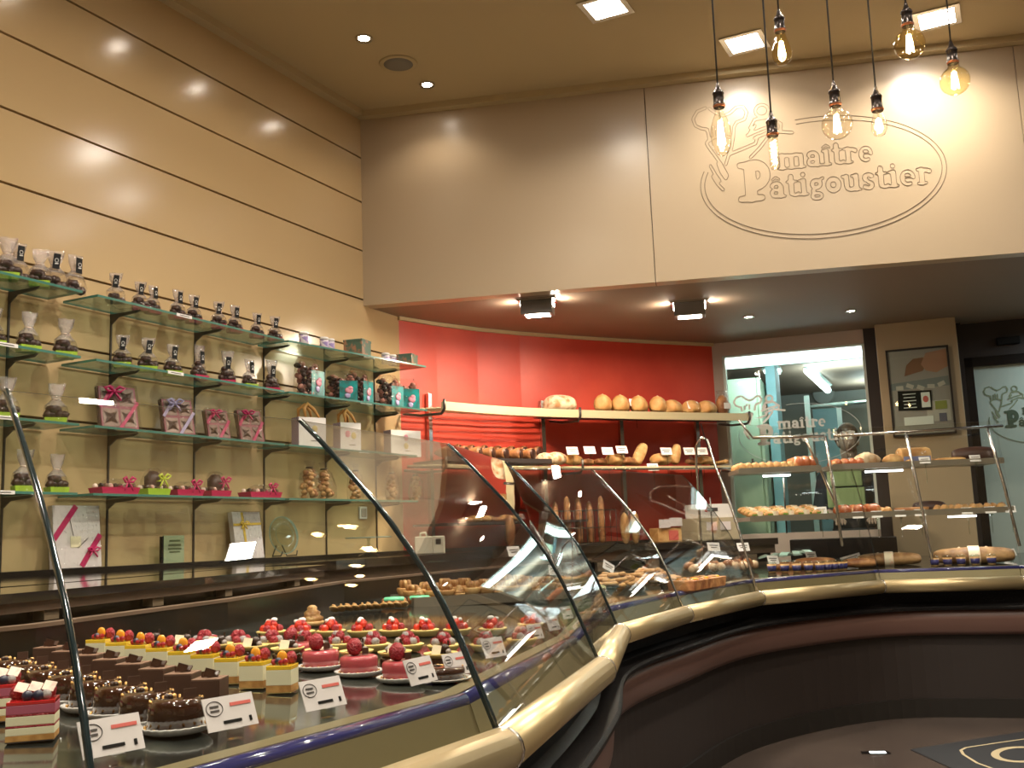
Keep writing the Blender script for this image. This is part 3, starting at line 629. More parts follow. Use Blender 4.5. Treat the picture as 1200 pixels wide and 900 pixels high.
for i, (u, v) in enumerate(((630, 361), (808, 363))):
    P = onz(u, v, SZ-0.05)
    t = thing('surface_light', ['boxy downlight under the soffit above the red wall', 'boxy downlight under the soffit left of the two small spots'][i], 'ceiling light', (P[0], P[1], SZ), A16, 'boxy lights under the soffit')
    MB().box((0, 0, -.006), (.24, .16, .012)).build('plate', M_steel, t)
    bev(MB().box((0, 0, -.055), (.20, .13, .085)).build('housing', mat('lamp_housing_grey', (0.20, 0.185, 0.17), 0.35, metal=.5), t), .004)
    MB().box((0, 0, -.0985), (.15, .09, .003)).build('diffuser', M_spl, t); MB().sph((0, -.03, -.104), .006, n=8).build('screw', M_steel, t)
    for s in (-1, 1):
        MB().box((s*.1015, 0, -.03), (.003, .10, .02)).build('side_slot', M_spl, t)
        lamp('AREA', 'side_lamp', (s*.125, 0, -.03), 1.6, WARM, .1, .03, rot=(0, s*-PI/2*1.05, 0), parent=t)
    lamp('AREA', 'box_lamp', (0, 0, -.11), P_BOX, WARM, .14, .08, parent=t)
for i, (u, v) in enumerate(((877, 371), (997, 364))):
    P = onz(u, v, SZ)
    t = thing('ceiling_spot', ['small round spot under the soffit left of the kitchen window centre', 'small round spot under the soffit nearest the pillar'][i], 'ceiling light', (P[0], P[1], SZ), 0, 'round spots under the soffit')
    MB().lathe([(.024, -.002), (.038, -.008), (.040, 0.0)], 0, 20).build('bezel', M_steel, t); MB().lathe([(.0, -.004), (.024, -.004), (.024, 0)], 0, 16).build('lens', M_spl, t)
    lamp('SPOT', 'spot_lamp', (0, 0, -.02), 5, WARM, 0.03, parent=t, cone=2.2)

# ------------------------------------------------------------------ seven hanging filament bulbs
def bulb(u, v, D, kind, label, socket_dy):
    """u, v: middle of the glass; D: distance; socket above"""
    P = atd(u, v, D); px = D/FPX
    t = thing('pendant_bulb', label, 'pendant lamp', P, 0, 'hanging filament bulbs')
    if kind == 'globe': R_b = .0445; prof = [(.013, R_b*1.35), (.016, R_b*1.15)]+[(R_b*math.sin(a), R_b*math.cos(a)) for a in [0.42+i*(PI-.42)/12 for i in range(13)]]; top = R_b*1.35
    elif kind == 'pear': prof = [(.013, .062), (.016, .045), (.022, .022), (.029, .0), (.031, -.016), (.026, -.036), (.014, -.048), (.0, -.052)]; top = .062
    elif kind == 'oval': prof = [(.012, .085), (.012, .068), (.02, .048), (.029, .02), (.031, -.005), (.027, -.035), (.015, -.06), (.003, -.068), (0, -.068)]; top = .085
    elif kind == 'stick': prof = [(.012, .052), (.014, .04), (.014, -.04), (.010, -.052), (.0, -.056)]; top = .052
    else: prof = [(.012, .045), (.013, .032), (.022, .004), (.022, -.016), (.014, -.032), (0, -.038)]; top = .045
    prof = prof[::-1]
    MB().lathe(prof, 0, 24).build('glass', M_amber if kind in ('globe_amber', ) or 'amber' in label else M_bulb, t)
    b = MB(); hh = {'globe': .03, 'pear': .026, 'oval': .04, 'stick': .034, 'small': .018}[kind]; n = 4 if kind != 'stick' else 1
    if n == 1: b.tube([(.006*math.cos(i*1.6), .006*math.sin(i*1.6), hh-2*hh*i/24) for i in range(25)], .0028, n=5)
    else:
        for k_ in range(n):
            a = 2*PI*k_/n; b.tube([(.004*math.cos(a), .004*math.sin(a), hh), (.010*math.cos(a+.4), .010*math.sin(a+.4), -hh*.8)], .0026, n=5)
    b.build('filament', M_fil, t)
    MB().tube([(0, 0, top), (0, 0, hh)], .003, n=6).build('stem', M_clear, t)
    b = MB(); z = top-.004
    b.lathe([(.0165, z), (.0185, z+.006), (.0165, z+.012), (.0155, z+.014), (.0155, z+.040), (.0175, z+.044), (.015, z+.050), (.009, z+.056), (.005, z+.070), (.0035, z+.078)], 0, 20, mis=[1, 0, 0, 0, 0, 0, 0, 0, 0, 0])
    b.build('socket', [M_sock, M_copper], t)
    L = LZ-P[2]; MB().tube([(0, 0, z+.07), (.004, 0, z+.07+(L-z)*.3), (-.003, 0, z+.07+(L-z)*.6), (0, 0, L)], .0028, n=6).build('cord', M_cord, t)
    MB().lathe([(.045, L-.02), (.05, L-.004), (.05, L)], 0, 20).build('ceiling_rose', M_sock, t)
    lamp('POINT', 'bulb_lamp', (0, 0, 0), P_BULB, (1.0, .68, .38), .012, parent=t)
bulb(845, 157, 3.0, 'oval', 'hanging bulb with tall oval clear glass, leftmost of the seven', 0)
bulb(907, 178, 3.0, 'stick', 'hanging bulb with thin clear stick glass, hanging lowest', 0)
bulb(916, 58, 3.2, 'pear', 'hanging bulb with pear-shaped amber glass, second highest', 0)
bulb(981, 146, 3.0, 'globe', 'hanging bulb with large clear globe glass, in the middle', 0)
bulb(1030, 146, 3.0, 'small', 'hanging bulb with the smallest clear glass, right of the clear globe', 0)
bulb(1066, 52, 3.0, 'globe', 'hanging bulb with amber globe glass, highest of the seven', 0)
bulb(1119, 95, 3.15, 'globe', 'hanging bulb with amber globe glass, rightmost of the seven', 0)

# ================================================================== DISPLAY COUNTER
RL = [(2.0, -.75), (2.42, .02), (2.72, .80), (2.774, 1.592), (2.573, 2.55), (2.283, 3.454), (2.267, 4.276), (2.352, 5.249), (2.837, 6.12), (3.548, 6.33), (4.6, 6.5), (5.6, 6.6)]
RLv = [Vector((x, y)) for x, y in RL]; NR = len(RL)
def seg_n(i): t = (RLv[i+1]-RLv[i]).normalized(); return Vector((-t.y, t.x))
def miter(i):
    if i == 0: return seg_n(0)
    if i == NR-1: return seg_n(NR-2)
    a, b_ = seg_n(i-1), seg_n(i); m_ = (a+b_).normalized(); return m_/max(.5, m_.dot(a))
MI = [miter(i) for i in range(NR)]
def off(i, d): return RLv[i]+MI[i]*d
def catmull(P, k=10):
    o = []
    for i in range(len(P)-1):
        a, b_, c, d = P[max(i-1, 0)], P[i], P[i+1], P[min(i+2, len(P)-1)]
        for j in range(k):
            t = j/k; o.append(0.5*((2*b_)+(c-a)*t+(2*a-5*b_+4*c-d)*t*t+(3*b_-a-3*c+d)*t**3))
    o.append(P[-1]); return o
SM = catmull(RLv)
def smo(d):
    o = []
    for i in range(len(SM)):
        t = (SM[min(i+1, len(SM)-1)]-SM[max(i-1, 0)]).normalized(); o.append(SM[i]+Vector((-t.y, t.x))*d)
    return o
counter = thing('display_counter', 'long curved pastry counter with curved glass front, champagne handrail and dark base', 'display counter', (0, 0, 0))
def sweep_smooth(name, prof, m, closed=True, smooth=True):
    L = [smo(d) for d, z in prof]; b = MB()
    b.rings([[(L[k][i].x, L[k][i].y, prof[k][1]) for k in range(len(prof))] for i in range(len(SM))], closed=closed, smooth=smooth)
    return b.build(name, m, counter)
sweep_smooth('base', [(.06, .625), (.06, .27), (.20, .27), (.20, .625)], M_apron, smooth=False)
sweep_smooth('plinth', [(.045, .27), (.045, FZ), (.22, FZ), (.22, .27)], M_plinth, smooth=False)
sweep_smooth('band', [(-.005, .755), (0, .70), (.004, .64), (.02, .618), (.12, .618), (.12, .755)], M_rose)
sweep_smooth('granite_skirt', [(.045, .862), (.055, .80), (.035, .782), (-.020, .776), (-.029, .768), (-.028, .757), (.02, .752), (.14, .752), (.14, .862)], M_granite, smooth=False)
# faceted modules
def facet(name, prof, m, i0=0, i1=NR-1, smooth=False, gap=0.0, parent=counter):
    obs = []
    for i in range(i0, i1):
        b = MB(); rings = []
        for e, s in ((i, 1), (i+1, -1)):
            t = (RLv[i+1]-RLv[i]).normalized()*gap*s
            rings.append([(off(e, d).x+t.x, off(e, d).y+t.y, z) for d, z in prof])
        b.rings(rings, smooth=smooth); obs.append(b.build(name, m, parent))
    return obs
rp = [(.004+.037*math.cos(a*PI/8), .895+.037*math.sin(a*PI/8)) for a in range(16)]
facet('handrail', rp, M_gold, smooth=True, gap=.002)
for i in range(1, NR-1):
    b = MB(); q = [(.004+.0385*math.cos(a*PI/8), .895+.0385*math.sin(a*PI/8)) for a in range(16)]
    t = (seg_n(i-1)+seg_n(i)).normalized(); t = Vector((t.y, -t.x))*.004
    b.rings([[(off(i, d).x+s*t.x, off(i, d).y+s*t.y, z) for d, z in q] for s in (-1, 1)]); b.build('joint_collar', M_steel, counter)
facet('skirt_panel', [(.034, .885), (.062, .968), (.068, .966), (.040, .880)], M_goldflat, gap=.0015)
bt = [(.076+.013*math.cos(a*PI/6), .973+.013*math.sin(a*PI/6)) for a in range(12)]
facet('blue_tube', bt, M_blue, smooth=True)
facet('deck_trim', [(.088, .955), (.088, .984), (.118, .986), (.118, .955)], M_goldflat)
DF, DB = .116, 1.06
def deck_z(d): return .982+.045*(d-DF)
facet('deck', [(DF, deck_z(DF)), (DB, deck_z(DB)), (DB, .93), (DF, .93)], M_marble)
facet('rear_riser', [(DB, .80), (DB, 1.098), (DB+.02, 1.098), (DB+.02, .80)], M_black, 0, 7)
facet('riser_trim', [(DB-.006, 1.098), (DB-.006, 1.106), (DB+.03, 1.106), (DB+.03, 1.098)], M_wood, 0, 7)
facet('rear_top', [(1.13, 1.149), (1.13, 1.17), (1.46, 1.17), (1.46, 1.149)], mat('slab_black_polished', (0.016, 0.012, 0.010), 0.03, coat=1.0, spec=1.0), 0, 5)
facet('rear_rail', [(1.145, 1.126), (1.145, 1.148), (1.18, 1.148), (1.18, 1.126)], M_wood, 0, 5)
facet('rear_recess', [(1.19, 1.09), (1.19, 1.148), (1.44, 1.148), (1.44, 1.09)], M_black, 0, 5)
for i_ in range(0, 5):
    for f_ in (.2, .75):
        p_ = off(i_, 1.17).lerp(off(i_+1, 1.17), f_); t_ = RLv[i_+1]-RLv[i_]; b = MB(); b.box((p_.x, p_.y, 1.115), (.05, .03, .024), 0, math.atan2(t_.y, t_.x)); b.build('rear_divider', M_woodl, counter)
facet('rear_panel', [(DB, .17), (DB, .93), (DB+.02, .93), (DB+.02, .17)], M_wood)
# curved glass fronts
PROF = [(.012, .922), (.030, .965), (.047, 1.004), (.075, 1.07), (.107, 1.134), (.137, 1.186), (.171, 1.233), (.205, 1.278), (.239, 1.32), (.275, 1.358), (.309, 1.394), (.353, 1.44), (.402, 1.487)]
TALL = [(.012, .922), (.030, 1.0), (.055, 1.10), (.085, 1.22), (.12, 1.34), (.16, 1.46), (.20, 1.57), (.235, 1.67), (.262, 1.76), (.275, 1.815)]
MIG = {i: MI[i] for i in range(NR)}; MIG[2] = Vector((-.93, .36))
def gpt(i, d, z, zk=1.0): q = RLv[i]+MIG[i]*d; return (q.x, q.y, .922+(z-.922)*zk)
def glass(i, prof, zk0=1.0, zk1=1.0):
    b = MB(); th = .005; t = (RLv[i+1]-RLv[i]).normalized()
    def row(e, zk, s, dd): return [tuple(Vector(gpt(e, d+dd, z, zk))+Vector((t.x, t.y, 0))*s*.003) for d, z in prof]
    A, B = row(i, zk0, 1, 0), row(i+1, zk1, -1, 0); A2, B2 = row(i, zk0, 1, th), row(i+1, zk1, -1, th); n = len(prof)
    for k in range(n-1):
        b.add([A[k], B[k], B[k+1], A[k+1]], [(0, 1, 2, 3)], 0, True); b.add([A2[k], B2[k], B2[k+1], A2[k+1]], [(3, 2, 1, 0)], 0, True)
        b.add([A[k], A[k+1], A2[k+1], A2[k]], [(0, 1, 2, 3)], 1, True); b.add([B[k], B2[k], B2[k+1], B[k+1]], [(0, 1, 2, 3)], 1, True)
    b.add([A[-1], B[-1], B2[-1], A2[-1]], [(0, 1, 2, 3)], 2, False); b.add([A[0], A2[0], B2[0], B[0]], [(0, 1, 2, 3)], 1, False)
    o = b.build('glass_front', [M_glass, M_edge, mat('glass_top_edge', (0.45, 0.42, 0.36), .3)], counter)
    # merge the strips so that each curved face shades smoothly
    import bmesh
    bm = bmesh.new(); bm.from_mesh(o.data)
    bmesh.ops.remove_doubles(bm, verts=[v for v in bm.verts], dist=1e-5); bm.to_mesh(o.data); bm.free()
    for p in o.data.polygons: p.use_smooth = (p.material_index == 0)
    o.data.set_sharp_from_angle(angle=math.radians(35))
    return o
zks = {1: .985, 2: .985, 3: 1.0, 4: 1.045, 5: 1.075, 6: 1.09, 7: 1.10}
for i in range(1, 7): glass(i, PROF, zks[i], zks[i+1])
for i in range(7, NR-2): glass(i, TALL)
# seam supports: slim clips along the joints of the glass
for i in range(2, 7):
    b = MB(); b.tube([gpt(i, d-.002, z, zks[i]) for d, z in PROF], .0042 if i < 4 else .003, n=6); b.build('glass_seam', M_edge if i != 6 else M_steel, counter)
# metal hoop where the tall glass starts, slanted uprights, bars
rack = counter
b = MB(); q = [Vector(gpt(7, d, z)) for d, z in TALL]
hp = [q[0]]+q[1:-3]; top = q[-2]+Vector((-.04, .05, -.06)); inner = Vector(gpt(7, .36, 1.0))
hoop = [tuple(v) for v in hp]+[tuple(q[-3]+Vector((-.01, .02, .05))), tuple(q[-3]+Vector((-.05, .05, .07))), tuple(q[-3]+Vector((-.09, .08, .03)))]+[(q[-3].x-.10, q[-3].y+.09, z) for z in (1.60, 1.4, 1.2, 1.0)]
b.tube(hoop, .0065, n=8); b.build('hoop', M_steel, counter)
DFP = np.array([2.84, 6.37, 0]); DFN = np.array([-.42, .9, 0])
def rp3(u, v, d=0.0): return onp(u, v, DFP+DFN*d, DFN)
for (A, B) in (((967, 511, -.12), (987, 640, -.20)), ((1061, 506, -.12), (1092, 656, -.22)), ((1157, 502, -.12), (1195, 640, -.22)), ((943, 512, .0), (985, 605, .05))):
    b = MB(); a, c = rp3(*A), rp3(*B); mid = (a+c)/2+np.array([.004, -.012, .01]); b.tube([a, a*.5+mid*.5+np.array([0, -.004, 0]), mid, c*.5+mid*.5, c], .0085, n=8); b.build('upright', M_steel, counter)
b = MB(); b.tube([rp3(882, 513, -.12), rp3(966, 511, -.12)], .0085, n=8); b.build('top_bar', M_steel, counter)
b = MB(); b.tube([rp3(977, 511, -.12), rp3(1060, 506, -.12), rp3(1175, 499, -.12)], .0085, n=8); b.build('top_bar', M_steel, counter)
b = MB(); b.tube([rp3(866, 492, -.10), rp3(882, 513, -.12)], .006, n=8); b.build('top_bar', M_steel, counter)
for (u0, v0, u1, v1) in ((832, 583, 838, 660), (918, 560, 922, 625)):
    a, c = rp3(u0, v0, .1), rp3(u1, v1, .1); b = MB(); b.tube([a, c], .005, n=6); b.build('upright', M_dsteel, counter)

# trays: the shelves of the right-hand case.  (front-left px, front-right px, height, depth)
M_tray = mat('tray_metal', (0.36, 0.33, 0.27), 0.3, metal=.7)
SHELVES = {}
def case_shelf(key, u0, v0, u1, v1, z, depth, d0=0.0, label=None, rot=0.0):
    A = rp3(u0, v0, d0); B = rp3(u1, v1, d0); A[2] = B[2] = z; t = (B-A)/np.linalg.norm(B-A); n = np.array([-t[1], t[0], 0])
    if n @ DFN < 0: n = -n
    b = MB(); L = np.linalg.norm(B-A); c = (A+B)/2+n*depth/2; rz = math.atan2(t[1], t[0])
    b.box((c[0], c[1], z-.008), (L, depth, .008), 0, rz)
    c2 = (A+B)/2; b.box((c2[0], c2[1], z-.002), (L, .008, .034), 0, rz)
    for e in (A, B): c3 = e+n*depth/2; b.box((c3[0], c3[1], z-.002), (.008, depth, .024), 0, rz)
    b.build('shelf', M_tray, counter); SHELVES[key] = (A, t, n, L, z, rz)
case_shelf('upL', 866, 548, 962, 549, 1.585, .34)
case_shelf('upR', 976, 548, 1176, 538, 1.585, .34, -.04)
case_shelf('midL', 880, 611, 978, 606, 1.300, .52, -.05)
case_shelf('midR', 985, 605, 1188, 597, 1.300, .40, -.04)
def onshelf(key, s, d, dz=.0): A, t, n, L, z, rz = SHELVES[key]; P = A+t*L*s+n*d; return (P[0], P[1], z-.004+dz), rz
# strip lights that belong to the case shelves
for k, (key, s) in enumerate((('upR', .33), ('midR', .74), ('upL', .5))):
    P, rz = onshelf(key, s, .10, -.028); b = MB(); b.box(P, (.16 if k else .22, .02, .010), 0, rz); b.build('strip_light', M_tube2, counter)
    lamp('AREA', 'strip_lamp', (P[0], P[1], P[2]-.012), .7, NEUT, .3, .03, (0, 0, rz), parent=counter)
# lamps inside the cake section, under the top edge of the glass (the counter's own lighting)

# ================================================================== BACK COUNTER along the walls
BW = [Vector(p) for p in ([(0.0, -.5), (0.0, 2.0), (0.0, 3.0), (0.0, 4.0)]+RW)]
def boff(d):
    o = []
    for i in range(len(BW)):
        a = BW[max(i-1, 0)]; c = BW[min(i+1, len(BW)-1)]; t = (c-a).normalized(); o.append(BW[i]+Vector((t.y, -t.x))*d)
    return o
back = thing('back_counter', 'dark polished work counter along the wall behind the display case', 'counter', (0, 0, 0))
SLZ = 1.17
def bfac(i, d):    # the worktop is deeper along the left wall than along the red wall
    return d if d < .2 else d+(.49, .49, .20, 0, 0)[min(i, 4)]
def boffp(i, d): L = boff(bfac(i, d)); return L[i]
def bsweep(name, prof, m, i0=0, i1=None):
    L = [[boffp(i, d) for i in range(len(BW))] for d, z in prof]; b = MB(); i1 = i1 or len(BW)
    b.rings([[(L[k][i].x, L[k][i].y, prof[k][1]) for k in range(len(prof))] for i in range(i0, i1)], smooth=False); return b.build(name, m, back)
M_slab = mat('slab_black_polished', (0.016, 0.012, 0.010), 0.035, coat=1.0, spec=1.0)
bsweep('worktop', [(.0, 1.125), (.0, SLZ), (.66, SLZ), (.66, 1.125)], M_slab)
bsweep('ledge', [(.0, SLZ+.0005), (.0, 1.19), (.13, 1.19), (.13, SLZ+.0005)], M_black)
bsweep('body', [(.0, FZ), (.0, 1.124), (.56, 1.124), (.56, FZ)], M_dark)
bsweep('front_rail', [(.56, 1.065), (.56, 1.124), (.62, 1.124), (.62, 1.065)], M_wood)
bsweep('lower_front', [(.56, FZ), (.56, .995), (.62, .995), (.62, FZ)], M_wood)
L0 = [boffp(i, .60) for i in range(len(BW))]
for i in range(1, len(BW)-1):
    for f_ in ((.15, .5, .85) if i in (1, 2, 3) else (.5,)):
        p = L0[i].lerp(L0[i+1], f_); t = (L0[i+1]-L0[i]).normalized(); b = MB(); b.box((p.x, p.y, 1.03), (.035, .12 if i in (1, 2) else .09, .06), 0, math.atan2(t.y, t.x)-PI/2); b.build('divider', M_woodl, back)

# ------------------------------------------------------------------ glass shelving on the left wall
ST_Y = [2.18, 2.711, 3.229, 3.751, 4.277, 4.802, 5.334]
ZA, ZB, ZC, ZD = 2.318, 2.045, 1.768, 1.490
UN = [('wall_shelves', 'leftmost glass wall shelves, cut by the left edge of the photo', (1.75, 2.885), (2.18, 2.711), 0),
      ('wall_shelves', 'middle glass wall shelves with chocolate bags and tied gift boxes', (2.962, 4.170), (3.229, 3.751, 4.277-.012), 0),
      ('wall_shelves', 'glass wall shelves beside the red wall, with gift bags', (4.205, 5.36), (4.802, 5.334-.02), 1)]
for nm, lb, (y0, y1), sts, wide in UN:
    t = thing(nm, lb, 'shelves', (0, (y0+y1)/2, 0), 0, 'glass shelving units on the left wall'); yc = (y0+y1)/2
    for y in sts: MB().box((.004, y-yc, 1.75), (.007, .008, 1.12)).build('standard', M_dsteel, t)
    for z in (ZA, ZB, ZC, ZD):
        w1 = .36 if wide and z in (ZA, ZB) else (.28 if wide else .22)
        b = MB(); b.prism([(.012, y0-yc), (.22, y0-yc), (w1, y1-yc), (.012, y1-yc)], z-.010, z, 0); o = b.build('shelf', [M_shelfg, M_shelfe], t)
        for p in o.data.polygons: p.material_index = 0 if abs(p.normal.z) > .5 else 1
        for y in sts:
            b = MB(); b.add([(.008, y-yc-.004, z-.011), (.18, y-yc-.004, z-.011), (.16, y-yc-.004, z-.022), (.05, y-yc-.004, z-.028), (.008, y-yc-.004, z-.055),
                             (.008, y-yc+.004, z-.011), (.18, y-yc+.004, z-.011), (.16, y-yc+.004, z-.022), (.05, y-yc+.004, z-.028), (.008, y-yc+.004, z-.055)],
                            [(0, 1, 2, 3, 4), (9, 8, 7, 6, 5)]+[(i, 5+i, 5+(i+1) % 5, (i+1) % 5) for i in range(5)], 0, False); b.build('bracket', M_dsteel, t)
tag(bev(MB().box((.008, 0, 0), (.012, .075, .075)).box((.015, 0, 0), (.006, .05, .05), 1).build('wall_socket', [M_white, M_grey], loc=(0, onx(424, 601)[1], onx(424, 601)[2])), .003), 'square wall socket above the glass cake stand', 'socket')

# ------------------------------------------------------------------ bread rack on the red wall
br = thing('bread_rack', 'slatted bread rack with pale rails on the red wall', 'rack', (0, 0, 0))
RWv = [Vector(p) for p in RW]
def roff(d, s):
    """point on the red wall's run, s in 0..1, d out from it"""
    f = s*(len(RWv)-1); i = min(int(f), len(RWv)-2); f -= i
    def q(k):
        a = RWv[max(k-1, 0)]; c = RWv[min(k+1, len(RWv)-1)]; t = (c-a).normalized(); return RWv[k]+Vector((t.y, -t.x))*d
    return q(i).lerp(q(i+1), f)
for s in (.10, .48, .70, .93):
    p = roff(.02, s); t = roff(.02, s+.02)-p; b = MB(); b.box((p.x, p.y, 1.72), (.03, .03, 1.0), 0, math.atan2(t.y, t.x)); b.build('standard', M_steel, br)
def rshelf(z, s0, s1, tilt, n=8, boards=False, rh=.055):
    b = MB(); k = 16
    for j in range(n):
        d = .06+.34*j/(n-1); r = .006 if not boards else .008
        b.tube([(*roff(d, s0+(s1-s0)*i/k), z-.002-tilt*j/(n-1)) for i in range(k+1)], r, n=6)
    b.build('slats', M_brass, br)
    sb = .45 if z > 2 else .0
    b = MB(); pr = []
    for i in range(13):
        s = sb+(1-sb)*i/12; a, c = roff(.05, s), roff(.395, s); pr.append([(a.x, a.y, z-.016), (a.x, a.y, z-.010), (c.x, c.y, z-.010-tilt), (c.x, c.y, z-.016-tilt)])
    b.rings(pr, smooth=False); b.build('tray_board', M_dark, br)
    b = MB(); pr = []
    for i in range(k+1):
        s = s0+(s1-s0)*i/k; a = roff(.40, s); c = roff(.425, s); zz = z-tilt; pr.append([(a.x, a.y, zz-.02), (a.x, a.y, zz-.02+rh), (c.x, c.y, zz-.02+rh), (c.x, c.y, zz-.02)])
    b.rings(pr, smooth=False); b.build('front_rail', M_brass, br)
    for s in (s0, (s0+s1)/2, s1):
        b = MB(); P = [roff(d, s) for d in (.03, .2, .40, .43, .43)]; Z = [z-.03, z-.045-tilt*.5, z-.04-tilt, z-.01-tilt, z+.05-tilt]
        b.tube([(p.x, p.y, q) for p, q in zip(P, Z)], .010, n=6); b.build('bracket', M_dsteel, br)
rshelf(2.10, .0, 1.0, .03); rshelf(1.73, .0, 1.0, .02, rh=.016)
b = MB(); pr = []
for i in range(11):
    s = .02+.5*i/10; a, c = roff(.04, s), roff(.38, s); pr.append([(a.x, a.y, 1.335), (a.x, a.y, 1.35), (c.x, c.y, 1.35), (c.x, c.y, 1.335)])
b.rings(pr, smooth=False); b.build('lower_shelf', M_dark, br)
b = MB(); b.tube([(*roff(.44, s/10), 1.69) for s in range(3, 11)], .007, n=6); b.build('front_bar', M_steel, br)

# ================================================================== THINGS ON THE DECK
def seg_dist(P):
    """distance in from the rail line (faceted), and the index of the module"""
    best = None
    for i in range(NR-1):
        a = RLv[i]; t = RLv[i+1]-a; L = t.length; t = t/L; q = Vector((P[0], P[1]))-a; s = q.dot(t); n = Vector((-t.y, t.x)); d = q.dot(n)
        e = max(0, -s, s-L); sc = abs(d)+3*e
        if best is None or sc < best[0]: best = (sc, d, i)
    return best[1], best[2]
def dhit(u, v, dz=0.0):
    z = 1.0
    for _ in range(40):
        P = onz(u, v, z+dz); d, i = seg_dist(P); z = .6*z+.4*deck_z(min(max(d, DF), DB))
    P[2] = z+dz; return P, i
def drow(A, B, n, e=1.0):
    a, _ = dhit(*A); b_, _ = dhit(*B); return [a+(b_-a)*((k/(n-1))**e) for k in range(n)]
def setz(P):
    d, i = seg_dist(P); return (P[0], P[1], deck_z(min(max(d, DF), DB))+.0022)
def berry(b, c, r, mi, n=10): b.sph(c, (r, r, r*1.1), mi, n, .10)
# --- chocolate glazed round on a silver doily
def doily(t, r): MB().lathe([(r*.8, 0), (r, .003), (r*1.14, .009), (r*1.13, .0105), (r*.98, .006), (0, .004)], 0, 48, rib=.035, nr=24).build('doily', M_doily, t)
t = thing('chocolate_cake', '', 'cake', (0, 0, 0)); doily(t, .040)
MB().lathe([(.0355, .005), (.036, .030), (.0345, .038), (.030, .042), (.0, .0425)], 0, 32).build('glazed_body', M_glaze, t)
b = MB()
for k in range(12): a = 2*PI*k/19+.2; b.sph((.0322*math.cos(a), .0322*math.sin(a), .0408), .0017+.0007*(k % 2), 0 if k % 3 else 1, 6)
for k in range(12): a = 2*PI*k/12+.2; b.sph((.0385*math.cos(a), .0385*math.sin(a), .0075), .0024, 0, 6, .2)
for k in range(5): b.sph((-.018+.012*rnd.random(), -.012+.024*rnd.random(), .044), .0036, 0 if k % 2 else 1, 8, .15)
b.build('sugar_beads', [M_gbead, M_choc], t)
b = MB(); b.box((.014, .010, .047), (.016, .002, .012), 0, .6); b.box((.008, .016, .046), (.012, .002, .010), 0, 1.5); b.build('chocolate_shards', M_choc2, t)
P_ROUND = t
# --- pink mousse round
t = thing('mousse_cake', '', 'cake', (0, 0, 0)); doily(t, .041)
MB().lathe([(.0365, .005), (.037, .031), (.0355, .036), (.031, .0385), (.0, .039)], 0, 32).build('mousse', M_pmousse, t)
b = MB()
for k in range(14): a = 2*PI*k/14; b.sph((.0385*math.cos(a), .0385*math.sin(a), .008), .0028, 0, 6, .2)
b.build('crumbs', M_crust, t)
berry(b := MB(), (-.006, -.008, .055), .0155, 0, 14); b.build('raspberry', M_rasp, t)
MB().box((.014, -.004, .047), (.012, .003, .012), 0, .5).box((.010, .010, .046), (.012, .012, .006), 0, .2).build('chocolate_chip', M_choc2, t)
P_PINK = t
# --- lemon cream square
def stack(b, w, l, layers):
    z = 0
    for h, mi in layers: b.box((0, 0, z+h/2), (w, l, h), mi); z += h
    return z
t = thing('lemon_slice', '', 'cake', (0, 0, 0))
b = MB(); z = stack(b, .045, .045, [(.0015, 3), (.012, 0), (.026, 1), (.007, 2)]); o = b.build('layers', [M_sponge, M_cream, M_yel, mat('gold_board', (0.55, 0.42, 0.16), .35, metal=.6)], t); bev(o, .0012)
b = MB(); b.sph((-.004, -.010, z+.007), .0065, 2, 9); b.sph((.009, -.012, z+.006), .006, 1, 9); b.sph((-.013, -.006, z+.005), .0055, 0, 9, .1); b.sph((.002, -.016, z+.005), .005, 1, 8)
b.sph((-.001, .002, z+.013), (.0095, .004, .011), 3, 12); b.build('fruit', [M_rasp, mat('red_currant', (0.28, .01, .015), .1, coat=.8), M_bblue, M_orange], t)
berry(b := MB(), (.012, .014, z+.010), .0105, 0, 12); b.build('raspberry', M_rasp, t)
P_LEM = t
# --- dark chocolate square
t = thing('chocolate_slice', '', 'cake', (0, 0, 0))
b = MB(); z = stack(b, .046, .046, [(.0015, 2), (.007, 1), (.040, 0), (.0025, 3)]); bev(b.build('layers', [M_choc2, M_sponge, mat('gold_board', (0.5, .4, .2), .4), M_cocoa], t), .0012)
b = MB(); b.box((0, -.004, z+.007), (.016, .003, .014), 0, M=Matrix.Rotation(.5, 3, 'Z') @ Matrix.Rotation(.35, 3, 'Y')); b.box((.006, .004, z+.005), (.014, .012, .003), 0, M=Matrix.Rotation(.6, 3, 'X'))
b.box((-.010, .006, z+.004), (.012, .004, .010), 0, .9); b.build('chocolate_pieces', M_choc, t)
P_CSQ = t
# --- dark tartlet with yellow rim and cream plaque
def ctlet():
    t = thing('chocolate_tartlet', '', 'tartlet', (0, 0, 0))
    MB().lathe([(.026, 0), (.030, .004), (.0315, .020), (.027, .024), (.0, .024)], 0, 28).build('base', M_glaze, t)
    MB().lathe([(.024, .024), (.034, .030), (.0355, .034), (.0325, .034), (.028, .031), (.0, .030)], 0, 32, mis=[0, 0, 0, 0, 1, 1, 1]).build('shell', [M_shell, M_glaze], t)
    b = MB(); b.sph((.004, .010, .040), (.012, .010, .010), 0, 10, .2); b.sph((-.014, .006, .037), .007, 1, 9, .1); b.sph((.018, -.002, .036), .006, 1, 9, .1); b.box((.010, .018, .044), (.004, .004, .024), 0, .4); b.build('topping', [M_choc, M_grey_b], t)
    MB().box((-.002, -.018, .041), (.019, .0015, .019), 0, M=Matrix.Rotation(-.35, 3, 'X') @ Matrix.Rotation(.12, 3, 'Y')).build('plaque', M_plaq, t)
    return t
P_CT = ctlet()
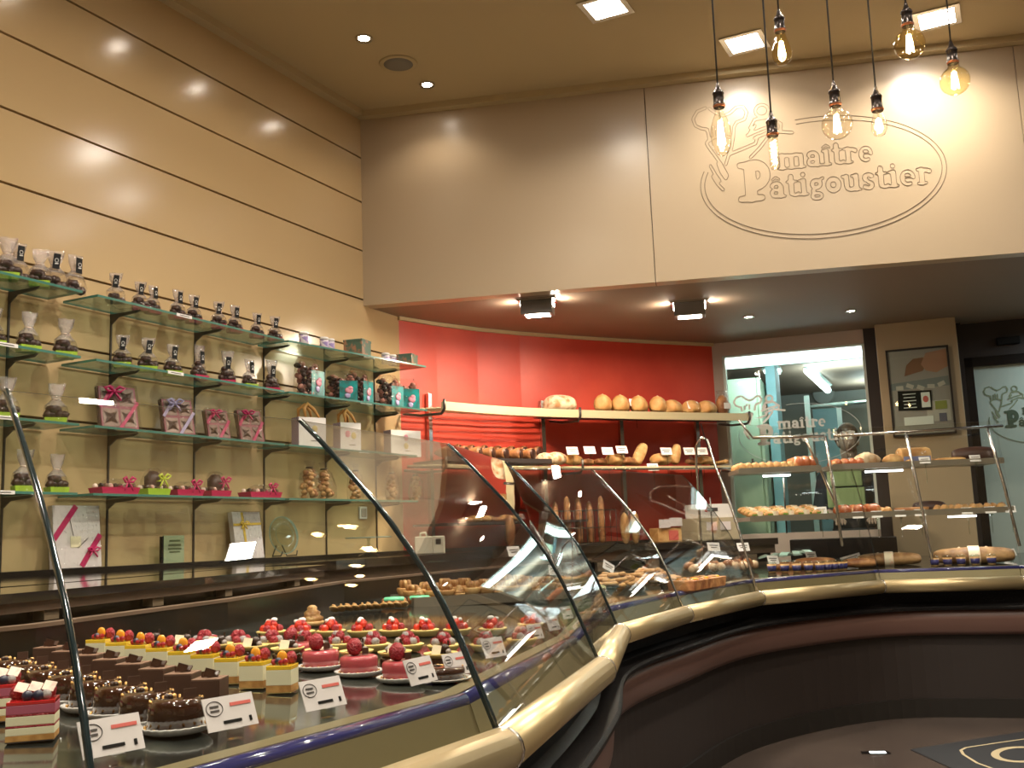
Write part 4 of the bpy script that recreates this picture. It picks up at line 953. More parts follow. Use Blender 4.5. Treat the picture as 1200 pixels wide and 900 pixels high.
# --- berry tart
def btart(name, mats_, nb, cream):
    t = thing(name, '', 'tartlet', (0, 0, 0))
    MB().lathe([(.028, 0), (.036, .012), (.0385, .016), (.036, .017), (.0, .015)], 0, 36, rib=.02, nr=18).build('shell', M_shell, t)
    b = MB(); R = random.Random(3+nb)
    for k in range(nb):
        a = 2*PI*k/nb*1.0; r = .021 if k % 3 else .008
        b.sph((r*math.cos(a), r*math.sin(a), .022+(.010 if r < .01 else 0)), .0105, k % len(mats_), 9, .08)
    for k in range(3): b.sph((.006*math.cos(k*2.1), .006*math.sin(k*2.1), .036), .0095, (k+1) % len(mats_), 9, .08)
    b.build('berries', mats_, t)
    if cream: MB().sph((.004, .006, .044), (.011, .008, .006), 0, 9, .15).sph((-.010, .0, .041), (.007, .006, .005), 0, 8, .15).build('cream', M_white, t)
    return t
P_BT = btart('raspberry_tart', [M_rasp, M_rasp, M_grey_b], 9, False)
P_ST = btart('strawberry_tart', [M_straw, M_rasp, M_straw], 9, True)
# --- red glazed raspberry slice
t = thing('raspberry_slice', '', 'cake', (0, 0, 0))
b = MB(); z = stack(b, .062, .050, [(.0015, 4), (.008, 2), (.010, 1), (.003, 3), (.012, 1), (.003, 3), (.012, 5), (.005, 0)])
bev(b.build('layers', [M_redgl, M_cream, M_sponge, M_rasp, M_dark, mat('rose_cream', (.42, .10, .16), .5)], t), .001)
b = MB()
for k in range(3): berry(b, (-.022+.020*k, .010, z+.009), .0105, 0, 12)
b.build('raspberries', M_rasp, t)
b = MB()
for k in range(3): b.box((-.016+.018*k, .000, z+.016), (.016, .0015, .015), 0, M=Matrix.Rotation(-.7, 3, 'X') @ Matrix.Rotation(.3, 3, 'Y'))
b.build('white_chocolate_plates', M_wchoc, t)
MB().sph((-.006, -.014, z+.006), .0075, 0, 10).sph((.008, -.016, z+.006), .0075, 0, 10).sph((.018, -.012, z+.006), .007, 1, 10).build('blueberries', [M_bblue, M_grey_b], t)
P_RS = t

AW = ' in the row'
g = 'round glazed chocolate cakes on doilies'
def rows(proto, A, B, n, rz, text, grp, e=1.0, jit=.08, scl=None):
    for k, P in enumerate(drow(A, B, n, e)):
        place(proto, setz(P), rz+rnd.uniform(-jit, jit), text+', '+ORD[k]+' from the front of its row', grp, scl)
rows(P_ROUND, (206, 860), (12, 806), 8, .4, 'round glossy chocolate cake with gold beads', g, 1.0, scl=1.12)
rows(P_CSQ, (246, 834), (58, 790), 8, .36, 'square dark chocolate cake with a chocolate curl', 'square chocolate cakes in a row')
rows(P_LEM, (331, 812), (118, 776), 9, .36, 'square lemon cream cake topped with fruit', 'square lemon cream cakes in a row')
for k, (u, v) in enumerate(((471, 800), (421, 793), (376, 786), (346, 776))):
    P, _ = dhit(u, v); place(P_PINK, setz(P), .3, ['round pink mousse cake with raspberry, nearest the price cards', 'round pink mousse cake with raspberry, second from the right', 'round pink mousse cake with raspberry, third from the right', 'round pink mousse cake half hidden behind the yellow squares'][k], 'round pink mousse cakes')
for k, (u, v) in enumerate(((38, 868), (-2, 846), (-40, 830))):
    P, _ = dhit(u, v); place(P_RS, setz(P), .75, 'red glazed raspberry slice at the far left, '+['nearest the glass', 'second from the glass', 'third from the glass'][k], 'red raspberry slices')
for k, (u, v) in enumerate(((178, 770), (214, 772), (254, 774), (295, 776), (337, 779), (377, 781), (418, 783), (463, 784), (517, 786))):
    P, _ = dhit(u, v); place(P_CT, setz(P), .35+rnd.uniform(-.2, .2), 'dark chocolate tartlet with yellow rim and cream plaque, '+ORD[k]+' from the left', 'dark tartlets with plaques')
for k, (u, v) in enumerate(((240, 762), (279, 762), (318, 762), (357, 763), (397, 763), (438, 764), (478, 764), (520, 765), (570, 764), (612, 757))):
    P, _ = dhit(u, v); place(P_BT, setz(P), .4*k, 'raspberry tart with pale rim, '+ORD[k]+' from the left of the front berry row', 'raspberry tarts')
for k, (u, v) in enumerate(((318, 748), (352, 748), (388, 747), (424, 747), (461, 746), (498, 746), (536, 745), (578, 744), (622, 738))):
    P, _ = dhit(u, v); place(P_ST, setz(P), .5*k, 'strawberry tart with cream, '+ORD[k]+' from the left of the rear berry row', 'strawberry tarts')
P, _ = dhit(520, 799); t2 = place(P_ROUND, setz(P), .2, 'flat dark chocolate cake beside the rightmost pink mousse cake', g, (1.15, 1.15, .62))

# --- pastries further along
t = thing('nut_pastry', '', 'pastry', (0, 0, 0))
MB().lathe([(.022, 0), (.030, .010), (.028, .013), (0, .012)], 0, 18, rib=.06, nr=7).build('shell', M_crust, t)
b = MB()
for k in range(9): a = k*2.4; r = .004*math.sqrt(k)*1.6; b.sph((r*math.cos(a), r*math.sin(a), .018), (.009, .007, .007), 0, 7, .25)
b.build('nuts', M_nut, t); P_NUT = t
t = thing('piped_pastry', '', 'pastry', (0, 0, 0))
MB().lathe([(.024, 0), (.028, .010), (.0, .012)], 0, 18).build('base', M_crust, t)
MB().lathe([(.022, .010), (.024, .018), (.016, .024), (.018, .030), (.010, .036), (.011, .041), (.006, .046), (0, .047)], 0, 24, rib=.10, nr=8).build('swirl', M_nut, t); P_PIP = t
t = thing('caramel_pastry', '', 'pastry', (0, 0, 0))
b = MB(); b.rings([[(x+.004*math.cos(a), w*math.cos(a), .006+h*math.sin(a)) for a in [i*PI/5 for i in range(10)]] for x, w, h in ((-.05, .004, .003), (-.035, .014, .006), (0, .018, .008), (.035, .014, .006), (.05, .004, .003))]); b.build('body', M_nut, t)
MB().tube([(-.04, 0, .013), (0, 0, .017), (.04, 0, .013)], .004, n=6).build('ridge', M_crust, t); P_FAN = t
t = thing('green_eclair', '', 'eclair', (0, 0, 0))
b = MB(); b.rings([[(x, w*math.cos(a), .018+w*math.sin(a)) for a in [i*PI/6 for i in range(12)]] for x, w in ((-.046, .004), (-.042, .013), (-.02, .017), (.02, .017), (.042, .013), (.046, .004))]); b.build('bun', M_crustd, t)
b = MB(); b.rings([[(x, w*math.cos(a), .026+w*.6*math.sin(a)) for a in [i*PI/6 for i in range(12)]] for x, w in ((-.040, .004), (-.034, .016), (0, .0185), (.034, .016), (.040, .004))]); b.build('mint_icing', M_mint, t); P_ECL = t
k = 0
for i in range(11):
    u = 392+i*8.2; P, _ = dhit(u, 721-i*.6); place(P_FAN, (P[0], P[1], setz(P)[2]+.012), 2.05+.12*math.sin(i*2), 'flat caramel leaf pastry, '+ORD[i]+' from the left of the overlapping row', 'caramel leaf pastries', .95, ry=.22)
for k, (u, v) in enumerate(((462, 712), (492, 710), (515, 709))):
    P, _ = dhit(u, v); place(P_ECL, setz(P), .5, ['dark eclair with mint green icing, leftmost of three', 'dark eclair with mint green icing, middle of three', 'dark eclair with mint green icing, just at the glass seam'][k], 'mint iced eclairs')
P, _ = dhit(366, 734); place(P_PIP, setz(P), 0, 'large nut-topped pastry standing behind the strawberry tarts', 'piped pastries', 1.25)
# tray under the nut pastries
def tray(u0, v0, u1, v1, depth, label, h=.03):
    A, i = dhit(u0, v0); B, j = dhit(u1, v1); A = Vector(A); B = Vector(B); tt = (B-A).xy.normalized(); n = Vector((-tt.y, tt.x)); c = (A.xy+B.xy)/2+n*depth/2; L = (B-A).xy.length
    d_, _ = seg_dist(c); z = deck_z(min(max(d_, DF), DB))+.004
    t = thing('serving_tray', label, 'tray', (c.x, c.y, z), math.atan2(tt.y, tt.x)); 
    MB().box((0, 0, h-.004), (L, depth, .008)).build('plate', M_black, t)
    b = MB()
    for s in (-1, 1): b.box((0, s*depth/2, h/2), (L, .006, h+.008)); b.box((s*L/2, 0, h/2), (.006, depth, h+.008))
    b.build('rim', M_tray, t); return t, L, z+h, depth
def onto(tr, s, d, dz=0.0):
    t, L, z, dep = tr; M = Matrix.Rotation(t.rotation_euler[2], 3, 'Z'); p = M @ Vector((-L/2+L*s, -dep/2+d, 0)); return (t.location[0]+p.x, t.location[1]+p.y, z+dz+.0005)
T1 = tray(486, 711, 676, 705, .30, 'dark tray of nut pastries in the middle of the curved case')
for r_ in range(3):
    for i in range(12):
        place(P_NUT if (i+r_) % 3 else P_PIP, onto(T1, .05+.08*i, .05+.08*r_), rnd.random()*3, ('nut pastry' if (i+r_) % 3 else 'piped nut pastry')+' on the dark tray, '+ORD[i]+' from the left in the '+['front', 'middle', 'rear'][r_]+' row', 'nut pastries on the dark tray', (1.15, 1.15, 1.7+.8*rnd.random()) if (i+r_) % 3 else (.9, .9, .8))
# loose nut pastries left of the tray
for k, (u, v) in enumerate(((484, 700), (500, 699), (515, 697))):
    P, _ = dhit(u, v-6); place(P_PIP, setz(P), k, ['left', 'middle', 'right'][k]+' of three piped pastries standing left of the dark tray', 'piped pastries left of the tray')
# heaps on platters further on
def heap(u, v, w, dep, mats_, label, name, n, hgt, cat, kind, rz=0.0, plat=True):
    P, i = dhit(u, v); x, y, z = setz(P); t = thing(name, label, cat, (x, y, z), math.atan2((RLv[i+1]-RLv[i]).y, (RLv[i+1]-RLv[i]).x)+rz)
    MB().lathe([(.0, 0), (.46, .002), (.5, .014), (.49, .016), (.45, .006), (0, .005)], 0, 28).build('platter', M_black, t).scale = (w, dep, 1)
    return t
t = thing('puff_finger', '', 'pastry', (0, 0, 0))
b = MB(); b.rings([[(x, w*math.cos(a), .010+w*.8*math.sin(a)) for a in [i*PI/4 for i in range(8)]] for x, w in ((-.035, .005), (-.025, .011), (0, .010), (.025, .012), (.035, .005))]); b.build('body', M_crust, t); P_FIN = t
for hi, (u, v) in ((1, (720, 690)), (2, (762, 684)), (0, (668, 697))):
    P, i = dhit(u, v); x, y, z = setz(P); a0 = math.atan2((RLv[i+1]-RLv[i]).y, (RLv[i+1]-RLv[i]).x)
    pl = tag(MB().lathe([(.0, 0), (.13, .002), (.155, .014), (.152, .016), (.13, .006), (0, .005)], 0, 28).build('platter', M_black, loc=(x, y, z)), ['dark platter of greenish pastries at the reflection on the glass', 'dark platter of golden pastries under the tilted price cards', 'dark platter of golden pastries left of the quiche'][hi], 'platter')
    for k in range(30):
        lay = 0 if k < 14 else (1 if k < 24 else 2); kk = [k, k-14, k-24][lay]; nn = [14, 10, 6][lay]; r = [.118, .080, .042][lay]; a = 2*PI*kk/nn+lay*.5
        o = place(P_FIN, (x+r*math.cos(a), y+r*math.sin(a), z+.008+.019*lay+.004*(k % 3)), a+PI/2+.6+.5*math.sin(k*1.7), ['greenish puff pastry in the heap', 'golden puff pastry in the heap', 'golden puff pastry in the heap'][hi]+' '+['at the reflection on the glass', 'under the tilted price cards', 'left of the quiche'][hi], ['greenish puff pastries in the heap', 'puff pastries in the middle heap', 'puff pastries left of the quiche'][hi], 1.1)
        if hi == 0:
            for c in o.children:
                c.data = c.data.copy(); c.data.materials[0] = mat('herb_biscuit', (0.34, 0.36, 0.14), .6, var=(50, (.55, .42, .2), .45, .6))
# quiche
P, i = dhit(818, 690); x, y, z = setz(P); a0 = math.atan2((RLv[i+1]-RLv[i]).y, (RLv[i+1]-RLv[i]).x)
t = thing('long_quiche', 'long golden vegetable quiche in the case left of the bagged rolls', 'quiche', (x, y, z), a0)
b = MB(); b.rings([[(-.20, -s*.06, zz) for s, zz in ((-1, 0), (1, 0), (1.12, .045), (-1.12, .045))], [(.20, -s*.06, zz) for s, zz in ((-1, 0), (1, 0), (1.12, .045), (-1.12, .045))]], smooth=False); bev(b.build('crust', M_crustd, t), .004)
b = MB()
for k in range(40): b.sph((-.18+.36*rnd.random(), -.05+.1*rnd.random(), .047), (.016, .013, .006), k % 3, 7, .2)
b.build('topping', [M_nut, M_orange, M_crustd], t)
# bagged rolls
t = thing('bagged_rolls', '', 'bread bag', (0, 0, 0))
b = MB()
for k in range(6): b.sph((-.06+.06*(k % 3), -.02+.04*(k//3), .035+.012*(k % 2)), (.034, .028, .026), k % 2, 10, .1)
b.build('rolls', [M_flour, M_crustd], t); MB().sph((0, 0, .045), (.11, .062, .052), 0, 14, .10).build('cellophane', M_cello, t); P_BR = t
for k, (u, v) in enumerate(((822, 678), (850, 676), (874, 674))):
    P, i = dhit(u, v-4); x, y, z = setz(P); place(P_BR, (x, y, z), .9+.2*k, ['cellophane bag of floured rolls directly above the quiche', 'cellophane bag of rolls, middle of the three', 'cellophane bag of rolls nearest the cups'][k], 'bagged rolls', 1.0)
# cups along the glass of the right-hand case
t = thing('dessert_cup', '', 'cup', (0, 0, 0))
MB().lathe([(.020, 0), (.026, .050), (.025, .050), (.019, .004), (0, .004)], 0, 20).build('cup', M_crust, t)
MB().lathe([(.0232, .010), (.0262, .040)], 0, 20).build('label', M_blue, t); MB().lathe([(.027, .050), (.027, .055), (.018, .062), (0, .062)], 0, 20).build('lid', M_clear, t); P_CUP = t
us = [905, 920, 934, 948, 961, 975, 988, 1003, 1017, 1112, 1129, 1147, 1166, 1188]
for k, u in enumerate(us):
    P, i = dhit(u, 672-(u-900)*.02); d, ii = seg_dist(P); n = seg_n(ii); q = (P[0]+n.x*max(0, .20-d), P[1]+n.y*max(0, .20-d), 0); place(P_CUP, setz(q), 0, 'small dessert cup with blue label, '+ORD[k]+' from the left along the right-hand glass', 'dessert cups behind the glass')
# large loaves low in the right-hand case
def loaf(name, cat, L, w, h, m, slash=4, paper=False, nz=.05, seed=1):
    t = thing(name, '', cat, (0, 0, 0)); b = MB(); N_ = 14; R = random.Random(seed)
    b.rings([[(L/2*math.sin(PI*(i/N_-.5)), w/2*max(.10, math.sqrt(max(0, 1-(2*i/N_-1)**2*.94)))*math.cos(a)*(1+R.uniform(-nz, nz)*.3), h*.42+h/2*max(.1, math.sqrt(max(0, 1-(2*i/N_-1)**2*.94)))*math.sin(a)*(.84 if math.sin(a) < 0 else 1.1)) for a in [j*2*PI/16 for j in range(16)]] for i in range(N_+1)]); b.build('crust', m, t)
    if slash:
        b = MB()
        for k in range(slash):
            x = -L*.33+L*.66*k/max(1, slash-1); q = math.sqrt(max(.1, 1-(2*x/L)**2)); b.tube([(x-L*.05, -w*.24*q, h*.86*q), (x, 0, h*(.42+.55*q)), (x+L*.05, w*.24*q, h*.86*q)], [.002, .005*w/.1, .002], n=6)
        b.build('slashes', M_flour, t)
    if paper: MB().rings([[(x, w*.53*math.cos(a), h*.44+h*.60*math.sin(a)) for a in [j*2*PI/16 for j in range(16)]] for x in (-L*.07, L*.07)], caps=False).build('paper_band', M_plaq, t)
    return t
P_LONG = loaf('long_bread', 'bread', .42, .15, .10, mat('brown_crust', (.22, .10, .035), .55, var=(11, (.48, .28, .12), .42, .62), bump=(30, .6, .01)), 5, True)
P, i = dhit(1132, 662, .0); x, y, z = setz(P); place(P_LONG, (x+.04, y+.10, z), .13, 'long golden bread with paper band, low in the rightmost case', 'large breads low in the case', (1.05, 1, 1))
P, i = dhit(1040, 664, .0); x, y, z = setz(P); place(P_LONG, (x, y+.10, z), .13, 'long golden bread with paper band, left of the middle upright', 'large breads low in the case', (.86, .9, .8))
P, i = dhit(955, 668, .0); x, y, z = setz(P); P_SEED = loaf('seeded_bread', 'bread', .24, .10, .07, M_crustd, 3); place(P_SEED, (x-.02, y+.12, z), .3, 'brown bread behind the dessert cups', 'small breads behind the cups')
place(P_SEED, (x+.22, y+.20, z), .2, 'brown bread behind the slanted price card', 'small breads behind the cups', .8); place(P_SEED, (x-.17, y+.02, z), .7, 'brown bread just right of the bagged rolls', 'small breads behind the cups', .7)
# foil packs behind the cups
t = thing('foil_pack', '', 'pack', (0, 0, 0)); b = MB(); b.rings([[(-.05, -.03, .0), (-.05, .03, .0), (-.05, .03, .012), (-.05, -.03, .012)], [(0, -.03, .012), (0, .03, .012), (0, .03, .032), (0, -.03, .030)], [(.05, -.03, .0), (.05, .03, .0), (.05, .03, .012), (.05, -.03, .012)]], smooth=False); b.build('wrapper', mat('foil_mint', (0.45, .62, .56), .25, metal=.5), t)
P, i = dhit(905, 655)
for k in range(5): place(t, (float(P[0])-.05+.07*k, float(P[1])+.03+.03*(k % 2), setz(P)[2]+.006*k), .4+.5*k, 'shiny mint foil pack, '+ORD[k]+' from the left in the heap behind the price cards', 'mint foil packs')

# ------------------------------------------------------------------ goods on the shelves of the right-hand case
t = thing('small_pastry', '', 'pastry', (0, 0, 0)); MB().sph((0, 0, .011), (.024, .020, .015), 0, 10, .12).sph((.004, 0, .020), (.012, .011, .008), 1, 8, .2).build('body', [M_crust, M_crustd], t); P_SP = t
t = thing('glazed_bun', '', 'bun', (0, 0, 0)); MB().sph((0, 0, .018), (.034, .028, .022), 0, 12, .10).build('body', mat('glazed_red_bun', (.42, .11, .04), .25, var=(30, (.66, .36, .16), .46, .6), coat=.4), t); P_GB = t
for r_ in range(3):
    for k in range(11):
        pt_, rz = onshelf('upL', .05+.088*k, .05+.09*r_); place(P_SP if k < 8 else P_GB, pt_, rnd.random()*3, ('small golden pastry' if k < 8 else 'glazed red-brown bun')+' on the upper left case shelf, '+ORD[k]+' from the left, '+['front', 'middle', 'rear'][r_]+' row', 'small bakes on the upper left case shelf', (1.3, 1.3, 2.0))
for r_ in range(2):
    for k in range(4):
        pt_, rz = onshelf('upR', .04+.045*k, .05+.10*r_); place(P_GB, pt_, rnd.random()*3, 'glazed bun on the upper right case shelf, '+ORD[k]+' from the left, '+['front', 'rear'][r_]+' row', 'glazed buns on the upper right shelf', (.95, .95, 1.35))
P_CROI = None
def croissant():
    t = thing('croissant', '', 'croissant', (0, 0, 0)); b = MB(); rings = []
    for i in range(25):
        s = i/24*2-1; a = s*1.05; r = .034*(1-abs(s)**1.6)*.9+.004; r *= 1+.10*abs(math.sin(i*PI/3)); c = Vector((.075*math.sin(a), -.06*(math.cos(a)-1), .028)); tt = Vector((math.cos(a), math.sin(a), 0)); n = Vector((-tt.y, tt.x, 0))
        rings.append([tuple(c+n*r*math.cos(q)+Vector((0, 0, r*.85*math.sin(q)))) for q in [j*2*PI/12 for j in range(12)]])
    b.rings(rings); b.build('body', M_crust, t); return t
P_CROI = croissant(); P_SUG = croissant(); P_SUG.children[0].data.materials[0] = M_flour
pt_, rz = onshelf('upR', .235, .10); place(P_SUG, pt_, .2, 'sugar-dusted croissant on the upper right case shelf', 'croissants on the case shelf', (1.2, 1.2, 1.5))
pt_, rz = onshelf('upR', .38, .08); place(P_CROI, pt_, .0, 'golden croissant right of the sugared one', 'croissants on the case shelf', (.9, .9, 1.2))
for k in range(3): pt_, rz = onshelf('upR', .47+.03*k, .06+.05*k); place(P_SP, pt_, k, ['left', 'middle', 'right'][k]+' of three small pastries before the wrapped bread', 'small pastries on the upper right shelf', 1.2)
# wrapped sandwich bread
pt_, rz = onshelf('upR', .55, .20); t = thing('wrapped_bread', 'square bread in clear wrapping with blue label on the upper shelf', 'bread', pt_, rz)
b = MB(); b.rings([[(x, -.06+.12*j, .0 if j in (0, 1) else .0) for j in (0, 1)]+[(x, .06, .075), (x, .045, .10), (x, 0, .112), (x, -.045, .10), (x, -.06, .075)] for x in (-.09, .09)], smooth=False); bev(b.build('loaf', M_crust, t), .008)
MB().box((0, -.062, .030), (.16, .003, .05)).build('label', mat('label_blue', (.22, .26, .48), .4), t); MB().sph((0, 0, .055), (.115, .075, .066), 0, 14, .05).build('wrapping', M_cello, t)
P_TWI = loaf('twisted_roll', 'bread', .16, .055, .036, M_crust, 3)
pt_, rz = onshelf('upR', .73, .10); place(P_TWI, pt_, .2, 'golden twisted roll left of the dark loaf', 'long rolls on the upper shelf', 1.1)
pt_, rz = onshelf('upR', .70, .20); place(P_SEED, pt_, .1, 'brown loaf behind the twisted roll on the upper shelf', 'long rolls on the upper shelf', .6)
P_RYE = loaf('dark_loaf', 'bread', .27, .13, .11, M_rye, 0)
pt_, rz = onshelf('upR', .885, .13); place(P_RYE, pt_, .1, 'very dark round-ended loaf at the right end of the upper shelf', 'dark loaves', .92)
# middle shelves: diamond sandwiches and flat cakes
t = thing('sandwich_roll', '', 'sandwich', (0, 0, 0)); b = MB(); b.rings([[(x, w*math.cos(a), .016+w*.7*math.sin(a)) for a in [i*PI/5 for i in range(10)]] for x, w in ((-.055, .004), (-.04, .018), (0, .023), (.04, .018), (.055, .004))]); b.build('bread', M_crust, t)
MB().box((0, -.012, .017), (.085, .020, .006)).build('filling', M_leaf, t); MB().box((0, -.016, .020), (.030, .026, .020)).build('paper_band', M_plaq, t); P_SW = t
for r_ in range(4):
    for k in range(5):
        pt_, rz = onshelf('midL', .10+.19*k, .06+.10*r_, .012*r_); place(P_SW, pt_, rz+.5+rnd.uniform(-.2, .2), 'sandwich roll on the middle left case shelf, '+ORD[k]+' from left, '+ORD[r_]+' row', 'sandwich rolls on the middle shelf', (1.15, 1.15, 1.5))
for r_ in range(2):
    for k in range(12):
        if 4 <= k <= 6: continue
        pt_, rz = onshelf('midR', .05+.083*k, .07+.11*r_); place(P_GB if (k < 3) else P_SP, pt_, rnd.random()*3, ('glazed bun' if k < 3 else 'flat golden pastry')+' on the middle right case shelf, '+ORD[k]+' place from the left, '+['front', 'rear'][r_]+' row', 'bakes on the middle right shelf', (1.3, 1.3, 1.7))
t = thing('round_pie', 'flat round pie on the middle right case shelf, left of the centre upright', 'pie', (0, 0, 0)); MB().lathe([(.0, 0), (.085, 0), (.098, .034), (.094, .036), (.088, .030), (0, .032)], 0, 40, rib=.012, nr=20, mis=[0, 0, 0, 0, 1, 1]).build('crust', [M_crustd, M_crust], t)
pt_, rz = onshelf('midR', .46, .13); t.location = pt_
pt_, rz = onshelf('midR', .62, .28); place(P_RYE, pt_, 0, 'dark bread at the rear of the middle right shelf', 'dark loaves', .7)
P_BAG = None

# ------------------------------------------------------------------ price cards
def card(name='price_card', clamp=True, w=.062, h=.040, logo=True):
    t = thing(name, '', 'price card', (0, 0, 0)); tl = Matrix.Rotation(-.35, 3, 'X')
    b = MB(); b.box(tl @ Vector((0, 0, .012+h/2)), (w, .0012, h), 0, M=tl); cd2 = b.build('card', M_lilac if logo else M_white, t)
    b = MB()
    if logo:
        b.tube([tl @ Vector((-w*.30+w*.16*math.cos(a), -.0012, .012+h*.66+h*.22*math.sin(a))) for a in [i*2*PI/20 for i in range(20)]], .0005, 0, 4, True)
        for k in range(2): b.box(tl @ Vector((-w*.30, -.0012, .012+h*(.72-.13*k))), (w*.17, .0006, h*.06), 0, M=tl)
        b.box(tl @ Vector((w*.22, -.0012, .012+h*.72)), (w*.42, .0006, h*.10), 1, M=tl); b.box(tl @ Vector((w*.0, -.0012, .012+h*.22)), (w*.36, .0006, h*.09), 2, M=tl); b.box(tl @ Vector((w*.36, -.0012, .012+h*.22)), (w*.05, .0006, h*.16), 2, M=tl)
    else:
        for k in range(2): b.box(tl @ Vector((0, -.0012, .012+h*(.66-.24*k))), (w*.7-.01*k, .0006, h*.09), 0, M=tl)
    b.build('print', [M_ink, M_inkr, M_cblack], cd2)
    MB().box((0, .002, .006), (.014, .010, .012)).build('holder', M_clear, t)
    return t
P_CARD = card(); P_TAG = card('price_tag', w=.055, h=.036, logo=False)
def facing(i): n = seg_n(i); return math.atan2(n.y, n.x)-PI/2
def tagpt(u, v, dt):
    """the point over the deck, dt in from the rail, that the photo shows at u, v"""
    best = None
    for k in range(300):
        D = 1.5+k*.02; P = atd(u, v, D); d, i = seg_dist(P)
        if best is None or abs(d-dt) < best[0]: best = (abs(d-dt), P, i)
    return best[1], best[2]
CL = ['at the lower left corner before the red slices', 'before the round chocolate cakes', 'before the square lemon cakes', 'before the pink mousse cakes', 'touching the long glass seam on its left', 'just right of the long glass seam', 'leftmost of four beyond the seam', 'second of four beyond the seam', 'third of four beyond the seam', 'fourth of four beyond the seam']
for k, (u, v, dd) in enumerate(((137, 899, 0), (277, 867, 0), (386, 842, 0), (501, 811, 0), (541, 801, 0), (584, 782, 0), (631, 757, 0), (652, 747, 0), (668, 738, 0), (682, 730, 0))):
    P, i = dhit(u, v); d, ii = seg_dist(P); n = seg_n(ii); q = (P[0]+n.x*max(0, .130-d), P[1]+n.y*max(0, .130-d))
    if k >= 4: P, ii = tagpt(u, v-4, .128); q = (P[0], P[1])
    x, y, z = setz((*q, 0)); place(P_CARD, (x, y, z), facing(ii)-[.15, .15, .12, .25, .4, .45, .5, .5, .5, .5][k], 'white price card with oval emblem '+CL[k], 'price cards with oval emblem', (1.35, 1.3, 1.15) if k < 4 else ((1.1, 1.1, 1.05) if k < 6 else (.85, .9, .95)))
TL = [((605, 652), 'in front of the tray reflection'), ((652, 674), 'above the nut pastry tray, right'), ((674, 668), 'at the green pastry heap'), ((712, 668), 'tilted above the golden heap, left'), ((757, 675), 'tilted above the golden heap, right'), ((838, 645), 'above the bagged rolls'), ((873, 645), 'between the two glass seams at the rolls'), ((908, 660), 'before the mint foil packs'), ((953, 655), 'right of the mint foil packs'), ((717, 701), 'beside the second golden heap'), ((770, 692), 'left before the quiche'), ((753, 697), 'low beside the quiche'), ((692, 712), 'at the steep glass seam, left'), ((702, 706), 'at the steep glass seam, right')]
for k, ((u, v), lb) in enumerate(TL):
    dt = [.85, .85, .80, .75, .70, .55, .55, .5, .5, .40, .35, .30, .2, .2][k]; P, i = tagpt(u, v+4, dt)
    zd = deck_z(dt)+.001; o = place(P_TAG, P, facing(i)+[-.3, -.5, -.4, -.5, -.4, -.3, -.3, -.2, -.2, -.2, -.3, -.3, -.2, -.2][k], 'small white price tag '+lb, 'small white price tags on the deck', 1.4, ry=[0, .1, -.2, .5, .45, .05, 0, .05, 0, .1, .2, .1, 0, 0][k])
    if P[2]-zd > .004:
        st = MB().tube([(0, .004, .01), (0, .004, -(P[2]-zd)/1.4)], .0022, n=6).build('stem', M_clear, o)
P, i = dhit(1000, 662); place(P_TAG, setz(P), .3, 'wide slanted price tag left of the large bread', 'small white price tags on the deck', (2.2, 1.3, 1.3), ry=-.25)
P, i = dhit(1186, 656); place(P_TAG, setz(P), .0, 'price tag at the right end of the deck', 'small white price tags on the deck', 1.3, ry=-.3)
def shelf_tags(key, L, face=M_white, txt='', drop=-.018):
    for k, s in enumerate(L):
        pt_, rz = onshelf(key, s, -.012, drop-.012); place(P_TAG, pt_, rz, txt+', '+ORD[k]+' from the left', 'price tags on the case shelves', 1.15)
shelf_tags('midR', (.10, .21, .345, .46, .73, .865, .98), txt='white price tag clipped under the middle right shelf edge')
shelf_tags('upR', (.54, .835), txt='greyish price tag on the upper right shelf edge', drop=.0)
pt_, rz = onshelf('midL', .86, .02); place(P_TAG, pt_, rz, 'white price tag standing at the right end of the middle left shelf', 'price tags on the case shelves', 1.3)

# ================================================================== ON THE BREAD RACK
P_BALL = loaf('round_loaf', 'bread', .19, .17, .12, M_flour, 0)
P_OVAL = loaf('oval_loaf', 'bread', .26, .13, .11, M_crust, 4)
def rackp(u, v, z, d):
    """a point on the rack at pixel u, d out from the wall"""
    best = None
    for i in range(401):
        s = -.1+1.2*i/400
        s_ = min(max(s, 0), .9999); p = roff(d, s_)
        if s < 0: p = p+(roff(d, .0)-roff(d, .05))*(-s/.05)
        if s > 1: p = p+(roff(d, .9999)-roff(d, .95))*((s-1)/.05)
        w_ = np.array([p.x, p.y, z])-CAM; uu = 600+FPX*(w_ @ R_)/(w_ @ F_)
        if best is None or abs(uu-u) < best[0]: best = (abs(uu-u), p, s_)
    p, s = best[1], best[2]; t = roff(d, min(s+.02, .9999))-roff(d, max(s-.02, 0)); return (p.x, p.y, z), math.atan2(t.y, t.x)
p, rz = rackp(657, 470, 2.098, .24); place(P_BALL, (p[0], p[1], 2.10), rz, 'round floured loaf alone on the upper bread rack', 'loaves on the upper rack', 1.15)
for k, u in enumerate((707, 728, 750, 772)):
    p, rz = rackp(u, 470, 2.10, .28); place(P_OVAL, p, rz+.9, 'golden slashed loaf on the upper rack, '+ORD[k]+' of the four close together', 'loaves on the upper rack', (1.15, 1.02, 1.3))
P_BUN = loaf('golden_loaf', 'bread', .22, .15, .105, M_crust, 0)
for k, u in enumerate((789, 812, 829)):
    p, rz = rackp(u, 470, 2.10, .28); place(P_BUN, p, rz+.7, 'smooth golden loaf on the upper rack, '+ORD[k]+' of the three at the right', 'loaves on the upper rack', (.95, .95, 1.15))
p, rz = rackp(848, 470, 2.098, .25); t = thing('bread_bag', 'clear bag of brown bread at the right end of the upper rack', 'bread bag', p, rz+.2)
